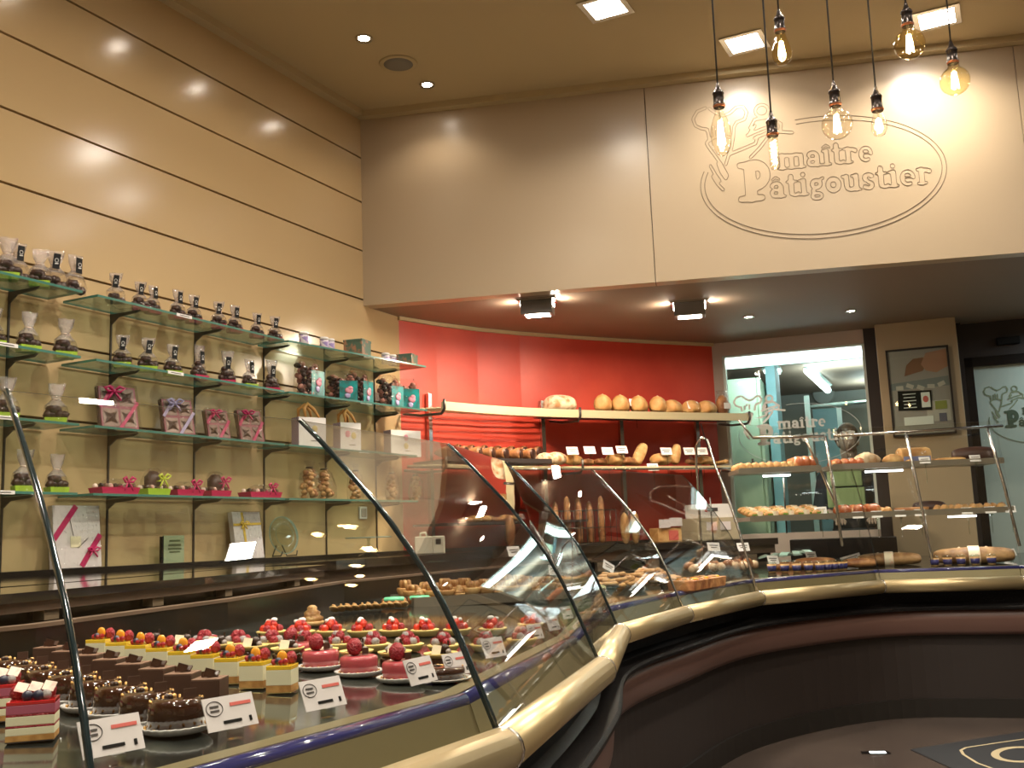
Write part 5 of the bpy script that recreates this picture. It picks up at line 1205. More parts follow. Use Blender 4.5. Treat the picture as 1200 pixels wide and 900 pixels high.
MB().sph((0, 0, .085), (.055, .045, .085), 0, 14, .06).build('bread', M_crustd, t); MB().box((0, -.05, .08), (.07, .004, .045), 0).build('label', M_white, t); MB().rings([[(w*math.cos(a), .7*w*math.sin(a), z_) for a in [j*2*PI/12 for j in range(12)]] for w, z_ in ((.06, 0), (.068, .09), (.058, .16), (.05, .20))]).build('bag', M_cello, t)
# croissant cones dipped in chocolate on the second rack
t = thing('chocolate_croissant', '', 'pastry', (0, 0, 0))
b = MB(); b.rings([[(x, r*math.cos(a)*(1+.08*math.sin(x*400)), .034+r*math.sin(a)) for a in [j*2*PI/12 for j in range(12)]] for x, r in ((-.05, .034), (-.035, .036), (-.01, .030), (.015, .024), (.04, .014), (.055, .004))]); b.build('horn', M_crustd, t)
MB().sph((-.052, 0, .034), (.006, .031, .031), 0, 12).build('chocolate_end', M_choc, t); P_HORN = t
for k in range(14):
    u = 521+k*7.9; p, rz = rackp(u, 530, 1.755+.022*(k % 2), .30-.10*(k % 2)); place(P_HORN, p, rz+PI/2+.5+rnd.uniform(-.2, .2), 'chocolate-filled pastry horn on the lower rack, '+ORD[k]+' from the left', 'chocolate horns on the lower rack', 1.25)
bx = thing('pastry_tray', 'dark tray under the chocolate horns on the lower rack', 'tray', (0, 0, 0)); b = MB(); pr = []
for i in range(9):
    s = .02+.40*i/8; a, c = roff(.06, s), roff(.385, s); pr.append([(a.x, a.y, 1.735), (a.x, a.y, 1.75), (c.x, c.y, 1.75), (c.x, c.y, 1.735)])
b.rings(pr, smooth=False); b.build('plate', M_black, bx)
b = MB(); pr = []
for i in range(9):
    s = .02+.40*i/8; a, c = roff(.380, s), roff(.388, s); pr.append([(a.x, a.y, 1.735), (a.x, a.y, 1.765), (c.x, c.y, 1.765), (c.x, c.y, 1.735)])
b.rings(pr, smooth=False); b.build('rim', M_dark, bx)
RLST = [(640, 'round_loaf', P_BALL, .62, 'white floured round roll, leftmost of the lower rack breads'), (652, 'r', P_BALL, .66, 'white floured round roll, second of the lower rack breads'), (672, 'r', P_BUN, .62, 'golden roll behind the first price tags of the lower rack'), (690, 'r', P_SEED, .55, 'brown roll behind the second price tag of the lower rack'), (706, 'r', P_SEED, .6, 'brown roll behind the third price tag of the lower rack'), (722, 'r', P_BUN, .66, 'golden roll left of the tall loaf on the lower rack'), (738, 'r', P_SEED, .7, 'brown bread leaning by the tall golden loaf'), (775, 'r', P_BUN, .7, 'golden roll right of the tall golden loaf'), (812, 'r', P_SEED, .6, 'brown roll at the right of the lower rack'), (826, 'r', P_BUN, .55, 'small golden roll at the right end of the lower rack')]
for u, _, pr_, sc, lb in RLST:
    p, rz = rackp(u, 540, 1.73, .27); place(pr_, p, rz+.5, lb, 'breads on the lower rack', sc*1.22)
p, rz = rackp(753, 530, 1.73, .24); place(P_OVAL, (p[0], p[1], p[2]+.06), rz+.4, 'tall golden loaf standing highest on the lower rack', 'breads on the lower rack', .72, ry=-.9)
p, rz = rackp(795, 530, 1.73, .24); place(P_OVAL, (p[0], p[1], p[2]+.07), rz+.6, 'upright golden loaf between two price tags on the lower rack', 'breads on the lower rack', .6, ry=-1.2)
for k in range(5):
    p, rz = rackp(836+3.5*k, 540, 1.73, .15+.05*k); place(P_TWI, p, rz+1.0, 'thin golden bread stick on the lower rack end, '+ORD[k]+' of five', 'bread sticks at the rack end', .9)
for k, (u, z_) in enumerate(((672, 1.78), (693, 1.785), (714, 1.78), (730, 1.79), (782, 1.78), (809, 1.78), (825, 1.78))):
    p, rz = rackp(u, 530, z_, .375); place(P_TAG, p, rz-.1, 'white tag on the lower bread rack, '+ORD[k]+' from the left', 'tags on the bread rack', 1.6)
for k, (u, z_, d) in enumerate(((746, 2.135, .37), (814, 2.125, .37), (767, 1.66, .43), (545, 1.80, .30), (562, 1.80, .28), (605, 1.80, .26))):
    p, rz = rackp(u, 530, z_, d); place(P_TAG, p, rz-.1, ['white tag clipped to the upper rack before the slashed loaves', 'lilac tag clipped to the upper rack before the golden loaves', 'tag hanging under the lower rack rail', 'tag among the chocolate horns, leftmost', 'tag among the chocolate horns, middle', 'tag among the chocolate horns, rightmost'][k], 'tags on the bread rack', 1.6 if k < 3 else .8)
# small rolls on the lowest shelf
for k in range(11):
    u = 545+(k % 6)*12+(k//6)*5; p, rz = rackp(u, 610, 1.352, .30-.09*(k//6)); place(P_BUN if k % 3 else P_SEED, p, rnd.random()*3, 'small bread on the lowest shelf by the red wall, '+ORD[k]+' from the left', 'small breads on the lowest shelf', .42)
p, rz = rackp(612, 610, 1.352, .33); place(P_TAG, p, rz, 'small white tag on the lowest shelf by the red wall', 'tags on the bread rack', 1.0)

# ================================================================== ON THE BACK COUNTER
# baguettes standing in a wire basket
ZS = 1.171
p, rz = rackp(680, 600, ZS, .28); t = thing('wire_basket', 'tall wire basket holding upright baguettes on the back counter', 'basket', p, rz)
b = MB(); w_, d_ = .50, .20
for z_ in (.01, .12, .24): b.tube([(-w_/2, -d_/2, z_), (w_/2, -d_/2, z_), (w_/2, d_/2, z_), (-w_/2, d_/2, z_)], .003, n=5, closed=True)
for k in range(11):
    for s in (-1, 1): b.tube([(-w_/2+w_*k/10, s*d_/2, .003), (-w_/2+w_*k/10, s*d_/2, .24)], .0025, n=5)
b.build('wires', M_dsteel, t); MB().box((0, 0, .004), (w_, d_, .006)).build('floor_plate', M_dsteel, t)
t = thing('baguette', '', 'baguette', (0, 0, 0)); b = MB()
b.rings([[(r*math.cos(a), r*math.sin(a), z_) for a in [j*2*PI/10 for j in range(10)]] for r, z_ in ((.006, 0), (.024, .03), (.027, .15), (.026, .30), (.020, .40), (.005, .425))]); b.build('crust', M_crustd, t)
b = MB()
for k in range(4): b.tube([(-.012, -.022, .08+.08*k), (.0, -.026, .10+.08*k), (.012, -.022, .12+.08*k)], .003, n=5)
b.build('slashes', M_flour, t); P_BAG = t
c0 = Vector(p); Mz = Matrix.Rotation(rz, 3, 'Z')
for k in range(10):
    q = c0+Mz @ Vector((-.21+.047*k, -.04+.08*(k % 2), .009)); place(P_BAG, q, k*.7, 'baguette standing in the wire basket, '+ORD[k]+' from the left', 'baguettes in the wire basket', (.9, .9, .62+.16*((k*7) % 3)/2))
t = thing('cookie_box', 'open beige carton with lilac cards and a red product on the back counter', 'box', rackp(780, 600, ZS, .30)[0], rackp(780, 600, ZS, .3)[1])
bev(MB().box((0, 0, .05), (.20, .12, .10)).build('carton', M_crust, t), .003); MB().box((-.05, -.075, .13), (.10, .003, .06), 0, .1).box((.05, -.07, .14), (.10, .003, .06), 0, -.1).build('cards', M_lilac, t); MB().box((.03, -.062, .045), (.08, .004, .07)).build('red_front', M_inkr, t)
p, rz = rackp(833, 600, ZS, .32); t = thing('cardboard_box', 'large beige carton on the back counter near the kitchen window', 'box', p, rz)
bev(MB().box((0, 0, .08), (.36, .22, .16)).build('carton', mat('carton_beige', (.42, .36, .24), .6), t), .003); MB().box((-.06, -.115, .10), (.09, .003, .06)).box((.06, -.115, .10), (.09, .003, .06)).build('labels', M_lilac, t)
t = thing('white_box', 'white printed box lying on the beige carton', 'box', (p[0], p[1], p[2]+.161), rz+.12)
bev(MB().box((0, 0, .05), (.30, .18, .10)).build('carton', M_white, t), .002); MB().box((-.05, -.092, .06), (.11, .003, .025)).box((-.105, -.093, .06), (.02, .003, .035), 1).build('print', [M_ink, M_inkr], t)
for k, u in enumerate((598, 733, 745)):
    p, rz = rackp(u, 600, ZS, .42); t = thing('bread_pack', ['clear pack of bread at the left of the baguettes', 'clear pack of golden bread right of the baguettes', 'clear pack of golden bread beside the dark seam'][k], 'bread bag', p, rz, 'packed breads by the baguettes')
    MB().sph((0, 0, .11), (.035, .03, .11), 0, 12, .08).build('bread', M_crustd if k == 0 else M_crust, t); MB().sph((0, 0, .12), (.045, .038, .12), 0, 12, .08).build('wrapping', M_cello, t)
# beige weighing device on the counter near the corner
P = onz(503, 641, ZS); t = thing('table_scale', 'small beige electronic scale on the back counter in the corner', 'scale', onx(503, 640, .50)*np.array([1, 1, 0])+np.array([0, 0, ZS]), .5)
bev(MB().box((-.03, 0, .05), (.10, .10, .10)).box((.055, 0, .05), (.07, .10, .10)).build('housing', M_steelc, t), .006); MB().box((.055, -.0515, .068), (.03, .002, .03)).build('display', M_cblack, t); MB().tube([(-.05, 0, .10), (-.05, 0, .118), (-.02, 0, .122), (-.01, 0, .10)], .006, n=8).build('handle', M_steelc, t)
# ledge items
ZL = 1.191
def ledge(u, x=.07): P = onx(u, 640, x); return (x, float(P[1]), ZL)
LEAN = -.12
def wall_rz(): return PI/2
x, y, _ = ledge(87); t = thing('gift_box', 'flat white gift box with magenta ribbon leaning on the wall at the left', 'gift box', (.085, y, ZL), PI/2-.05)
tl = Matrix.Rotation(-.10, 3, 'X'); w_, h_ = .225, .255
MB().box(tl @ Vector((0, 0, h_/2)), (w_, .03, h_), 0, M=tl).build('box', mat('gift_paper_white', (.72, .68, .68), .25), t)
def strip(b, x0, z0, x1, z1, w, y=-.0165, mi=0):
    dx, dz = x1-x0, z1-z0; L = math.hypot(dx, dz); nx, nz = -dz/L*w/2, dx/L*w/2
    pts = [(x0+nx, z0+nz), (x1+nx, z1+nz), (x1-nx, z1-nz), (x0-nx, z0-nz)]
    vs = [tl @ Vector((a, y, c)) for a, c in pts]+[tl @ Vector((a, y-.0015, c)) for a, c in pts]; b.add(vs, [(0, 1, 2, 3), (7, 6, 5, 4), (0, 4, 5, 1), (1, 5, 6, 2), (2, 6, 7, 3), (3, 7, 4, 0)], mi, False)
b = MB(); strip(b, -w_/2, h_*.46, -.002, h_-.002, .024); strip(b, w_*.06, .004, w_/2-.002, h_*.52, .024); b.build('ribbon', M_rib, t)
def bow(t, c, r, m, name='bow'):
    b = MB()
    for s in (-1, 1):
        b.tube([Vector(c), Vector(c)+Vector((s*r*.5, -.006, r*.45)), Vector(c)+Vector((s*r, -.008, r*.3)), Vector(c)+Vector((s*r*.6, -.006, -.05*r)), Vector(c)], [r*.10, r*.17, r*.17, r*.14, r*.08], n=6)
        b.tube([Vector(c), Vector(c)+Vector((s*r*.4, -.004, -r*.5)), Vector(c)+Vector((s*r*.7, -.004, -r*.9))], [r*.1, r*.13, r*.1], n=6)
    b.sph(Vector(c)+Vector((0, -.004, 0)), r*.2, 0, 8); b.build(name, m, t)
bow(t, tl @ Vector((w_*.30, -.022, h_*.26)), .030, M_rib)
b = MB(); b.box(tl @ Vector((-.01, -.0165, .105)), (.05, .002, .045), 0, M=tl); strip(b, -.035, .20, -.02, .13, .002, mi=1); strip(b, .05, .12, .0, .08, .002, mi=1); b.build('flower_card', [M_cream, M_ink], t)
MB().box(tl @ Vector((0, 0, h_/2)), (w_+.006, .038, h_+.006), 0, M=tl).build('wrapping', M_cello, t)
x, y, _ = ledge(203); t = thing('glass_plaque', 'small greenish glass award plaque with engraved lines on the ledge', 'plaque', (.07, y, ZL), PI/2-.1)
MB().box((0, 0, .062), (.115, .012, .124)).build('plate', thin('green_glass_plate', (.72, .84, .66), 1.5, haze=((.42, .50, .34), .55)), t)
MB().box((-.062, .004, .06), (.010, .016, .12)).build('edge', M_cblack, t)
b = MB()
for k, (w_, z_, hh) in enumerate(((.06, .100, .008), (.07, .080, .010), (.075, .064, .008), (.06, .050, .005))): b.box((0.003, -.0075, z_), (w_, .001, hh))
b.build('engraving', mat('engraving_olive', (.06, .08, .03), .6), t)
x, y, _ = ledge(288); t = thing('gift_box', 'white gift box with yellow ribbon leaning against the wall', 'gift box', (.09, y, ZL), PI/2-.1)
tl = Matrix.Rotation(-.16, 3, 'X') @ Matrix.Rotation(.0, 3, 'Y'); w_, h_ = .185, .235
MB().box(tl @ Vector((0, 0, h_/2)), (w_, .03, h_), 0, M=tl).build('box', mat('gift_paper_white', (.72, .68, .68), .25), t)
b = MB(); strip(b, -w_/2, h_*.72, w_/2, h_*.74, .012); strip(b, -.02, .004, -.03, h_*.99, .014); b.build('ribbon', M_yrib, t); bow(t, tl @ Vector((-.028, -.022, h_*.73)), .028, M_yrib)
MB().box(tl @ Vector((0, 0, h_/2)), (w_+.006, .038, h_+.006), 0, M=tl).build('wrapping', M_cello, t)
x, y, _ = ledge(334); t = thing('glass_plate', 'round clear glass plate standing on a small easel on the ledge', 'plate', (.07, y, ZL), PI/2-.15)
R9 = Matrix.Rotation(PI/2-.18, 3, 'X'); b = MB(); b.lathe([(.0, -.003), (.06, -.003), (.098, -.010), (.10, -.006), (.062, .003), (0, .003)], 0, 40, c=(0, 0, .115), M=R9); b.build('plate', M_clear, t)
b = MB(); b.tube([Vector((0, 0, .115))+R9 @ Vector((.099*math.cos(a), .099*math.sin(a), -.008)) for a in [i*2*PI/40 for i in range(40)]], .0025, n=6, closed=True); b.tube([Vector((0, 0, .115))+R9 @ Vector((.06*math.cos(a), .06*math.sin(a), -.002)) for a in [i*2*PI/32 for i in range(32)]], .0012, n=5, closed=True); b.build('rim', M_shelfe if False else mat('glass_rim_green', (.30, .40, .33), .1), t)
b = MB()
for s in (-1, 1): b.tube([(s*.05, -.04, .03), (s*.055, -.03, .006), (s*.05, .04, .004), (s*.02, .045, .06)], .0035, n=6)
b.build('easel', M_dsteel, t)
x, y, _ = ledge(432, .30); t = thing('cake_stand', 'clear glass cake stand on the counter below the wall socket', 'cake stand', (.30, y, ZS), 0)
MB().lathe([(.06, .0), (.055, .008), (.02, .022), (.008, .035), (.007, .055), (.012, .065), (.006, .075), (.010, .098), (.02, .102)], 0, 28).build('foot', M_clear, t)
MB().lathe([(0, .102), (.128, .102), (.130, .106), (.128, .108), (0, .107)], 0, 40).build('plate', mat('glass_rim_green', (.30, .40, .33), .1), t)

# ================================================================== GOODS ON THE WALL SHELVES
def shx(u, z, x=.12): P = onx(u, 450, x); return P
def shy(u, z, x=.12):
    """y on the shelf for pixel u at height z"""
    v = 400
    for _ in range(6):
        P = onx(u, v, x); w_ = np.array([x, P[1], z])-CAM; v = 450-FPX*(w_ @ U_)/(w_ @ F_)
    return float(onx(u, v, x)[1])
FACE = PI/2-.45      # local -y looks to the room and the camera... turned to +x
def choc_bag(colour_mat, tall=False, tagc=True, tray=True):
    t = thing('chocolate_bag', '', 'sweets bag', (0, 0, 0)); R = random.Random(11)
    if tray: b = MB(); b.rings([[(-.030*k, -.022*k, z_), (.030*k, -.022*k, z_), (.030*k, .022*k, z_), (-.030*k, .022*k, z_)] for k, z_ in ((.95, 0), (1.05, .020))], smooth=False); b.build('tray', colour_mat, t)
    b = MB(); z0 = .020 if tray else .008
    for k in range(11 if tall else 8):
        r = .020 if k < 5 else .014; b.sph(((k % 5-2)*.011*(1 if k < 5 else .6), R.uniform(-.010, .010), z0+.010+.017*(k//5)), (.0155, .015, .013), 0, 8, .18)
    b.build('chocolates', M_choc, t)
    H = .125 if not tall else .14
    b = MB(); rings = []
    for i, (w, dd, z_) in enumerate(((.034, .026, .002), (.036, .027, .03), (.030, .022, .055), (.014, .010, .072), (.012, .008, .080), (.020, .007, .100), (.026, .006, H))):
        rings.append([(w*math.cos(a)*(1+R.uniform(-.12, .12)), dd*math.sin(a)*(1+R.uniform(-.2, .2)), z_+R.uniform(-.002, .002)) for a in [j*2*PI/14 for j in range(14)]])
    b.rings(rings, caps=False); o_c = b.build('cellophane', [M_cello, M_cello2], t)
    for p in o_c.data.polygons:
        if p.center.z > .062: p.material_index = 1
    if tagc:
        lab_ = MB().box((.002, -.018, .090), (.020, .0015, .050), 0, M=Matrix.Rotation(.10, 3, 'Y') @ Matrix.Rotation(-.15, 3, 'X')).build('label', M_cblack, t)
        MB().tube([Vector((.002, -.022, .092))+Vector((.005*math.cos(a), 0, .006*math.sin(a))) for a in [i*2*PI/10 for i in range(10)]], .0008, n=4, closed=True).box((.002, -.0215, .082), (.010, .001, .003)).build('label_print', M_white, lab_)
    MB().tube([(.0, -.012, .076), (.012, -.004, .077), (.0, .010, .076), (-.012, -.003, .077)], .002, n=5, closed=True).build('tie', M_wchoc, t)
    return t
BG = choc_bag(M_green); BP = choc_bag(M_pink); BN = choc_bag(M_green, tray=False); BT = choc_bag(M_green, tagc=False); BPT = choc_bag(M_pink, tall=True); 
SH = [('top', ZA), ('second', ZB), ('third', ZC), ('bottom', ZD)]
def bags(unit, shelf, z, L, sc=1.0):
    for k, (u, pr_, desc) in enumerate(L):
        x = .12; y = shy(u, z, x); place(pr_, (x, y, z+.0005), FACE+rnd.uniform(-.35, .35)+PI*0, desc+', '+shelf+' row of the '+unit+' shelves, '+ORD[k]+' from left', 'chocolate bags on the '+unit+' shelves', sc*1.16*(1+rnd.uniform(-.05, .05)), rx=0)
gd, pd, nd, cd_ = 'black-labelled bag on green tray', 'black-labelled bag on pink tray', 'black-labelled bag without tray', 'plain bag on green tray'
bags('leftmost', 'top', ZA, [(8, BT, cd_), (20, BN, nd), (46, BT, cd_), (64, BN, nd), (87, BN, nd)], 1.15)
bags('leftmost', 'second', ZB, [(-8, BT, cd_), (33, BT, cd_), (76, BT, cd_)], 1.1)
bags('leftmost', 'third', ZC, [(7, BT, cd_), (65, BT, cd_)], 1.2)
bags('leftmost', 'bottom', ZD, [(28, BT, cd_), (66, BT, cd_)], 1.15)
bags('middle', 'top', ZA, [(135, BN, nd), (164, BP, pd), (179, BP, pd), (208, BP, pd), (227, BP, pd), (256, BP, pd), (275, BP, pd), (301, BP, pd), (322, BP, pd)], .95)
bags('middle', 'second', ZB, [(143, BG, gd), (173, BG, gd), (202, BG, gd), (233, BPT, pd), (266, BPT, pd), (292, BG, gd), (318, BPT, pd)], 1.05)
# tied gift boxes standing tilted on the third shelf
def star_box(rib, w, h, u, label):
    w *= 1.12; h *= 1.12; z = ZC; x = .13; y = shy(u, z, x); t = thing('chocolate_gift_box', label, 'gift box', (x, y, z+.001), FACE+.1, 'tied chocolate boxes on the third shelf')
    tl2 = Matrix.Rotation(-.30, 3, 'X'); MB().box(tl2 @ Vector((0, .012, h/2)), (w, .022, h), 0, M=tl2).build('lid', mat('box_plum', (.06, .012, .03), .4), t)
    MB().box(tl2 @ Vector((0, -.004, h/2)), (w*.96, .010, h*.96), 0, M=tl2).build('rim', mat('box_rose', (.26, .05, .08), .4), t)
    b = MB()
    for ix in (-1, 1):
        for iz in (.27, .74):
            c = tl2 @ Vector((ix*w*.23, -.011, h*iz)); pts = []
            for k in range(8): r = (.032 if k % 2 == 0 else .014)*w/.13; a = k*PI/4+PI/4; pts.append((r*math.cos(a), r*math.sin(a)))
            vs = [c+tl2 @ Vector((p_[0], 0, p_[1])) for p_ in pts]+[c+tl2 @ Vector((0, -.007, 0))]
            b.add(vs, [(k, (k+1) % 8, 8) for k in range(8)], 0, False)
    b.build('chocolate_stars', M_choc2, t)
    b = MB()
    for ix in (-1, 1):
        for iz in (.27, .74): b.box(tl2 @ Vector((ix*w*.23, -.0095, h*iz)), (w*.40, .001, h*.40), 0, M=tl2)
    b.build('inlay', mat('inlay_pale', (.27, .19, .16), .25, metal=.4), t)
    b = MB(); q = [(-w/2, h*.30), (w*.45, h*.98)]; 
    for (x0, z0, x1, z1) in ((-w*.02, h*.02, w*.5, h*.62), (-w*.5, h*.48, -w*.1, h*.98)):
        dx, dz = x1-x0, z1-z0; L = math.hypot(dx, dz); nx, nz = -dz/L*.007, dx/L*.007
        b.add([tl2 @ Vector((a, -.019, c)) for a, c in ((x0+nx, z0+nz), (x1+nx, z1+nz), (x1-nx, z1-nz), (x0-nx, z0-nz))]+[tl2 @ Vector((a, -.0175, c)) for a, c in ((x0+nx, z0+nz), (x1+nx, z1+nz), (x1-nx, z1-nz), (x0-nx, z0-nz))], [(0, 1, 2, 3), (7, 6, 5, 4), (0, 4, 5, 1), (1, 5, 6, 2), (2, 6, 7, 3), (3, 7, 4, 0)], 0, False)
    b.build('ribbon', rib, t); bow(t, tl2 @ Vector((-w*.12, -.026, h*.84)), .034*w/.13, rib if rib is M_rib else M_lil)
    MB().box(tl2 @ Vector((0, 0, h/2)), (w*1.04, .042, h*1.03), 0, M=tl2).build('wrapping', M_cello, t)
star_box(M_rib, .150, .185, 141, 'large tied chocolate box with magenta and lilac bow, leftmost of four')
star_box(M_lil, .135, .165, 211, 'tied chocolate box with lilac bow, second of four')
star_box(M_rib, .105, .140, 257, 'small tied chocolate box with magenta bow, third of four')
star_box(M_rib, .120, .160, 296, 'tied chocolate box with tall magenta bow, rightmost of four')
# flat sweet trays on the bottom shelf
def sweet_tray(u, m, rib, w, label, dome):
    z = ZD; x = .13; y = shy(u, z, x); t = thing('sweets_tray', label, 'sweets tray', (x, y, z+.001), FACE+.3, 'tied sweets trays on the bottom shelf'); t.scale = (1, 1, 1.35)
    b = MB(); b.rings([[(-w/2*k, -.05*k, z_), (w/2*k, -.05*k, z_), (w/2*k, .05*k, z_), (-w/2*k, .05*k, z_)] for k, z_ in ((.9, 0), (1.0, .022))], smooth=False); b.build('tray', m, t)
    b = MB(); n = 16; R = random.Random(int(u))
    for k in range(n): b.sph((-w*.42+w*.84*(k % 8)/7, -.022+.044*(k//8), .026), (.011, .014, .010), k % 3, 8, .15)
    b.build('sweets', [M_choc, M_cocoa, M_wchoc], t)
    b = MB(); rg = []
    hh = .045 if not dome else .085
    for s, zz in ((1, .020), (.92, hh*.6), (.55, hh), (.30, hh+.006)): rg.append([(w/2*s*math.cos(a)*(1+.05*math.cos(5*a)), .05*s*math.sin(a)*(1+.1*math.sin(7*a)), zz) for a in [j*2*PI/18 for j in range(18)]])
    if dome: b2 = MB(); b2.sph((0, 0, .040), (w*.34, .038, .042), 0, 10, .12); b2.build('chocolate_mound', M_choc2, t)
    b.rings(rg, caps=False); b.build('cellophane', M_cello, t)
    bow(t, (w*.20, -.045, .040 if not dome else .055), .030, rib); MB().box((0, -.0, hh*.55), (.010, .104, .004), 0).build('ribbon', rib, t)
sweet_tray(134, M_pink, M_rib, .185, 'flat pink sweets tray with magenta ribbon, leftmost on the bottom shelf', False)
sweet_tray(179, M_green, M_lime, .120, 'green sweets tray with chocolate mound and lime bow', True)
sweet_tray(216, M_pink, M_rib, .150, 'flat pink sweets tray right of the green one', False)
sweet_tray(252, M_pink, M_rib, .120, 'pink sweets tray with chocolate mound and magenta ribbon', True)
sweet_tray(305, M_pink, M_rib, .210, 'long flat pink sweets tray at the right end of the bottom shelf', False)
# third unit: cups, tins
U3 = 'shelves beside the red wall'
t = thing('sweets_jar', '', 'jar', (0, 0, 0)); MB().lathe([(.019, 0), (.021, .004), (.021, .040), (.019, .044)], 0, 20, mis=[0, 0, 0, 0]).build('jar', mat('jar_violet_print', (.30, .22, .48), .3, var=(60, (.72, .66, .70), .46, .54)), t); MB().lathe([(.0215, .044), (.0215, .054), (.018, .057), (0, .057)], 0, 20).build('lid', M_white, t); P_J = t
for k, u in enumerate((356, 380, 387, 452, 460)):
    place(P_J, (.20, shy(u, ZA, .20), ZA+.0005), 0, 'violet and white jar on the top shelf beside the red wall, '+ORD[k]+' from left', 'violet jars on the top shelf', 1.2)
t = thing('sweets_tin', '', 'tin', (0, 0, 0)); bev(MB().box((0, 0, .046), (.105, .105, .092)).build('box', M_tin, t), .003); bev(MB().box((0, 0, .089), (.108, .108, .012)).build('lid', M_tin, t), .002)
place(t, (.17, shy(419, ZA, .17), ZA+.0005), .15, 'square dark green tin with red pattern on the top shelf', 'green tins', 1.15); place(t, (.25, shy(477, ZA, .25), ZA+.0005), .2, 'lower green tin at the right end of the top shelf', 'green tins', (1.0, 1.0, .78))
# filled cellophane bags with teal print
def big_bag(tealw):
    t = thing('truffle_bag', '', 'sweets bag', (0, 0, 0)); R = random.Random(5)
    b = MB()
    for k in range(70): a = R.random()*6.28; rr = R.random()**.5; b.sph((.060*rr*math.cos(a), .034*rr*math.sin(a), .014+.145*(k/70.0)), (.016, .014, .013), k % 3, 7, .2)
    b.build('sweets', [M_brmix, M_choc, mat('truffle_rose', (.40, .16, .12), .4)], t)
    if tealw:
        MB().box((.028, -.042, .065), (.088, .004, .125)).build('teal_card', M_teal, t)
        MB().sph((.030, -.046, .070), (.020, .003, .018), 0, 10, .2).sph((.022, -.046, .040), (.014, .003, .014), 1, 10, .2).sph((.036, -.047, .085), (.014, .002, .010), 0, 8, .2).build('card_print', [M_pinkp, M_lil], t)
    b = MB(); b.rings([[(w*math.cos(a)*(1+R.uniform(-.06, .06)), d*math.sin(a)*(1+R.uniform(-.1, .1)), z_) for a in [j*2*PI/16 for j in range(16)]] for w, d, z_ in ((.070, .044, .001), (.078, .050, .05), (.074, .046, .12), (.066, .034, .165), (.058, .012, .190))], caps=False); b.build('cellophane', M_cello, t); return t
BB = big_bag(True)
for k, (u, rzz, lb) in enumerate(((360, .2, 'truffle bag with teal card, leftmost on the second shelf beside the red wall'), (399, -.4, 'truffle bag with large teal card, second from the left'), (420, .3, 'truffle bag with teal card, third from the left'), (455, .1, 'truffle bag with teal card above the white price strip'), (474, -.5, 'truffle bag at the right end near the red wall'))):
    x = .13+.02*(k > 2); place(BB, (x, shy(u, ZB, x), ZB+.0005), FACE+rzz+.2, lb, 'truffle bags with teal card', (1.22, 1.15, 1.18 if k != 1 else 1.0))
# white paper gift bags with orange ribbon handles
def paper_bag(w, u, label, ribbon=True, dots=((-.02, .6, 0), (.02, .55, 1))):
    z = ZC; x = .14; y = shy(u, z, x); t = thing('paper_gift_bag', label, 'gift bag', (x, y, z+.0005), FACE+.05, 'white paper gift bags'); h = .165; d = .08
    b = MB(); b.box((0, -d/2, h/2), (w, .002, h), 0); b.box((0, d/2, h/2), (w, .002, h), 0); b.box((-w/2, 0, h/2), (.002, d, h), 1); b.box((w/2, 0, h/2), (.002, d, h), 1); b.box((0, 0, .002), (w, d, .002), 0)
    b.build('bag', [M_white, M_plaid], t)
    b = MB()
    for px_, pz, mi in dots: b.sph((px_, -d/2-.001, h*pz), (.017, .002, .020), mi, 14)
    b.box((.01, -d/2-.0015, h*.22), (.04, .001, .004), 2); b.build('print', [M_pinkp, mat('print_yellow', (.75, .60, .25), .4), M_ink], t)
    if ribbon:
        b = MB()
        for s in (-1, 1): b.tube([(-w*.25, s*d/2, h), (-w*.27, s*d*.4, h+.05), (-w*.1, s*d*.2, h+.075), (w*.12, s*d*.3, h+.045), (w*.25, s*d/2, h)], [.006, .010, .012, .010, .006], n=6)
        b.build('ribbon_handle', mat('orange_ribbon', (.72, .34, .10), .35), t)
    return t
paper_bag(.165, 362, 'white paper bag with plaid side and orange ribbon, leftmost', True, ((.015, .62, 1),))
paper_bag(.135, 407, 'white paper bag with pink and yellow dots and tall orange ribbon', True)
paper_bag(.225, 472, 'wide white paper bag with pink dot, nearest the red wall', False, ((.0, .72, 0), (.0, .40, 1)))
# nut bags on the bottom shelf of the third unit
t = thing('nut_bag', '', 'sweets bag', (0, 0, 0)); R = random.Random(9); b = MB()
for k in range(26): a = R.random()*6.28; rr = R.random()**.5*(1-.4*k/26); b.sph((.034*rr*math.cos(a), .024*rr*math.sin(a), .012+.115*(k/26.0)), (.0125, .012, .0115), k % 3, 7, .12)
b.build('nuts', [M_crust, M_nut, M_crustd], t)
b = MB(); b.rings([[(w*math.cos(a)*(1+R.uniform(-.08, .08)), d*math.sin(a)*(1+R.uniform(-.1, .1)), z_) for a in [j*2*PI/14 for j in range(14)]] for w, d, z_ in ((.040, .030, .001), (.045, .034, .05), (.036, .028, .11), (.012, .010, .135), (.022, .010, .165))], caps=False); b.build('cellophane', M_cello, t)
MB().tube([(.012*math.cos(a), .012*math.sin(a), .135) for a in [i*2*PI/8 for i in range(8)]], .003, n=5, closed=True).build('tie', M_dark, t)
for k, (u, ryy) in enumerate(((363, 0), (384, -.16), (417, 0), (460, 0), (488, .05))):
    x = .13; place(t, (x, shy(u, ZD, x), ZD+.002), FACE+.3*k, 'cellophane bag of nuts on the bottom shelf beside the red wall, '+ORD[k]+' from the left', 'nut bags', (1.5, 1.4, 1.28), ry=ryy)
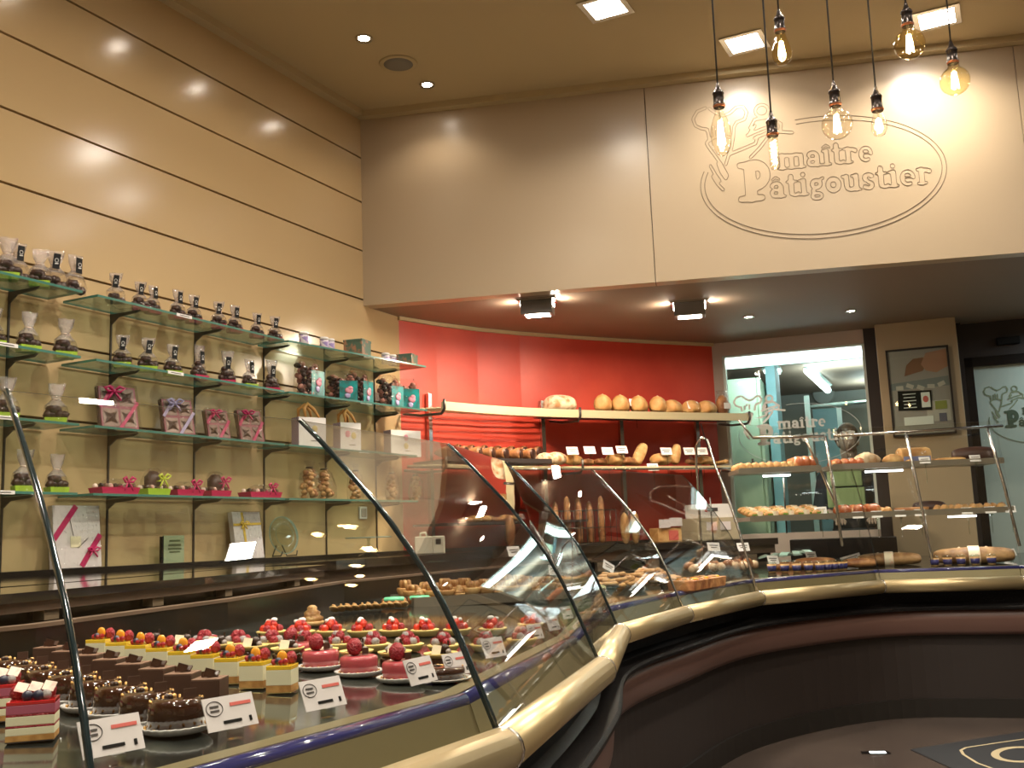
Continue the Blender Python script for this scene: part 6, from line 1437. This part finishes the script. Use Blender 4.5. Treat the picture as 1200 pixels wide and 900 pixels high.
# price strips on shelf edges
t = thing('shelf_price_strip', '', 'price strip', (0, 0, 0)); st_ = MB().box((0, 0, 0), (.003, .095, .014)).build('strip', M_white, t); MB().box((.002, 0, 0), (.001, .06, .003)).build('strip_print', M_ink, st_)
for k, (u, z, lb) in enumerate(((216, ZA-.006, 'white price strip on the top shelf edge of the middle shelves'), (206, ZB-.006, 'white price strip on the second shelf edge of the middle shelves'), (433, ZA-.006, 'white price strip on the top shelf edge beside the red wall'), (429, ZB-.006, 'white price strip on the second shelf edge beside the red wall'), (427, ZC-.006, 'white price strip on the third shelf edge beside the red wall'), (8, ZB-.006, 'white price strip on the second edge of the leftmost shelves'), (8, ZC-.006, 'white price strip on the third edge of the leftmost shelves'), (4, ZD-.006, 'white price strip on the bottom edge of the leftmost shelves'))):
    x = .2235 if u < 340 else {ZA-.006: .280, ZB-.006: .280, ZC-.006: .250}[z]; place(t, (x, shy(u, z, x), z), 0 if u < 340 else (.12 if z > 2 else .06)*-1, lb, 'shelf price strips')

# ================================================================== FLOOR: emblem mat, floor light
z = FZ+.004
A = [onz(*q, z) for q in ((1067, 878), (1200, 857), (1290, 880), (1150, 912))]
c = (A[0]+A[2])/2; 
E1 = onz(1067, 878, z); E2 = onz(1200, 857, z); ex = (E2-E1)/np.linalg.norm(E2-E1); E3 = onz(1115, 900, z); ey = (E3-E1)/np.linalg.norm(E3-E1)
def mp(a, b_, dz=0.0): P = E1+ex*a+ey*b_; return (float(P[0]), float(P[1]), z+dz)
b = MB(); b.add([mp(0, 0), mp(1.5, 0), mp(1.5, 1.1), mp(0, 1.1)]+[mp(0, 0, -.0035), mp(1.5, 0, -.0035), mp(1.5, 1.1, -.0035), mp(0, 1.1, -.0035)], [(3, 2, 1, 0), (4, 5, 6, 7), (0, 1, 5, 4), (1, 2, 6, 5), (2, 3, 7, 6), (3, 0, 4, 7)], 0, False)
mt = thing('floor_mat', 'black floor mat with pale shield emblem at the lower right', 'mat', mp(.7, .5))
o = b.build('mat', mat('mat_black', (.012, .013, .016), .8), mt); o.matrix_parent_inverse = Matrix.Translation(-mt.location)
def arcp(pts, w, m, nm, par):
    b = MB(); k = len(pts); L = []
    V = [Vector(p) for p in pts]; top = []; bot = []
    for i in range(k):
        t_ = (V[min(i+1, k-1)]-V[max(i-1, 0)]).normalized(); n = Vector((-t_.y, t_.x, 0))*w/2; top.append(V[i]+n); bot.append(V[i]-n)
    for i in range(k-1): b.add([top[i], top[i+1], bot[i+1], bot[i]], [(0, 1, 2, 3)], 0, False)
    o = b.build(nm, m, par); o.matrix_parent_inverse = Matrix.Translation(-par.location); return o
ME = mat('emblem_tan', (.40, .33, .20), .7)
q = [onz(u, v, z+.0015) for u, v in ((1230, 863), (1200, 866), (1165, 871), (1132, 876), (1126, 879), (1129, 884), (1145, 894), (1170, 903))]
arcp(q, .014, ME, 'shield_outline', mt)
q = [onz(1196+30*math.cos(a), 884+8.5*math.sin(a), z+.0015) for a in [math.radians(300-i*14) for i in range(17)]]
arcp(q, .035, ME, 'letter', mt)
P = onz(1026, 882, FZ+.002); t = thing('floor_light', 'small rectangular light set into the dark floor', 'floor light', P, .3)
MB().box((0, 0, 0), (.13, .05, .003)).build('frame', M_black, t); MB().box((.01, 0, .001), (.07, .035, .003)).build('lens', M_tube, t)

# lower everything so that the floor is at z = 0
for o in bpy.data.objects:
    if o.parent is None: o.location.z -= DROP
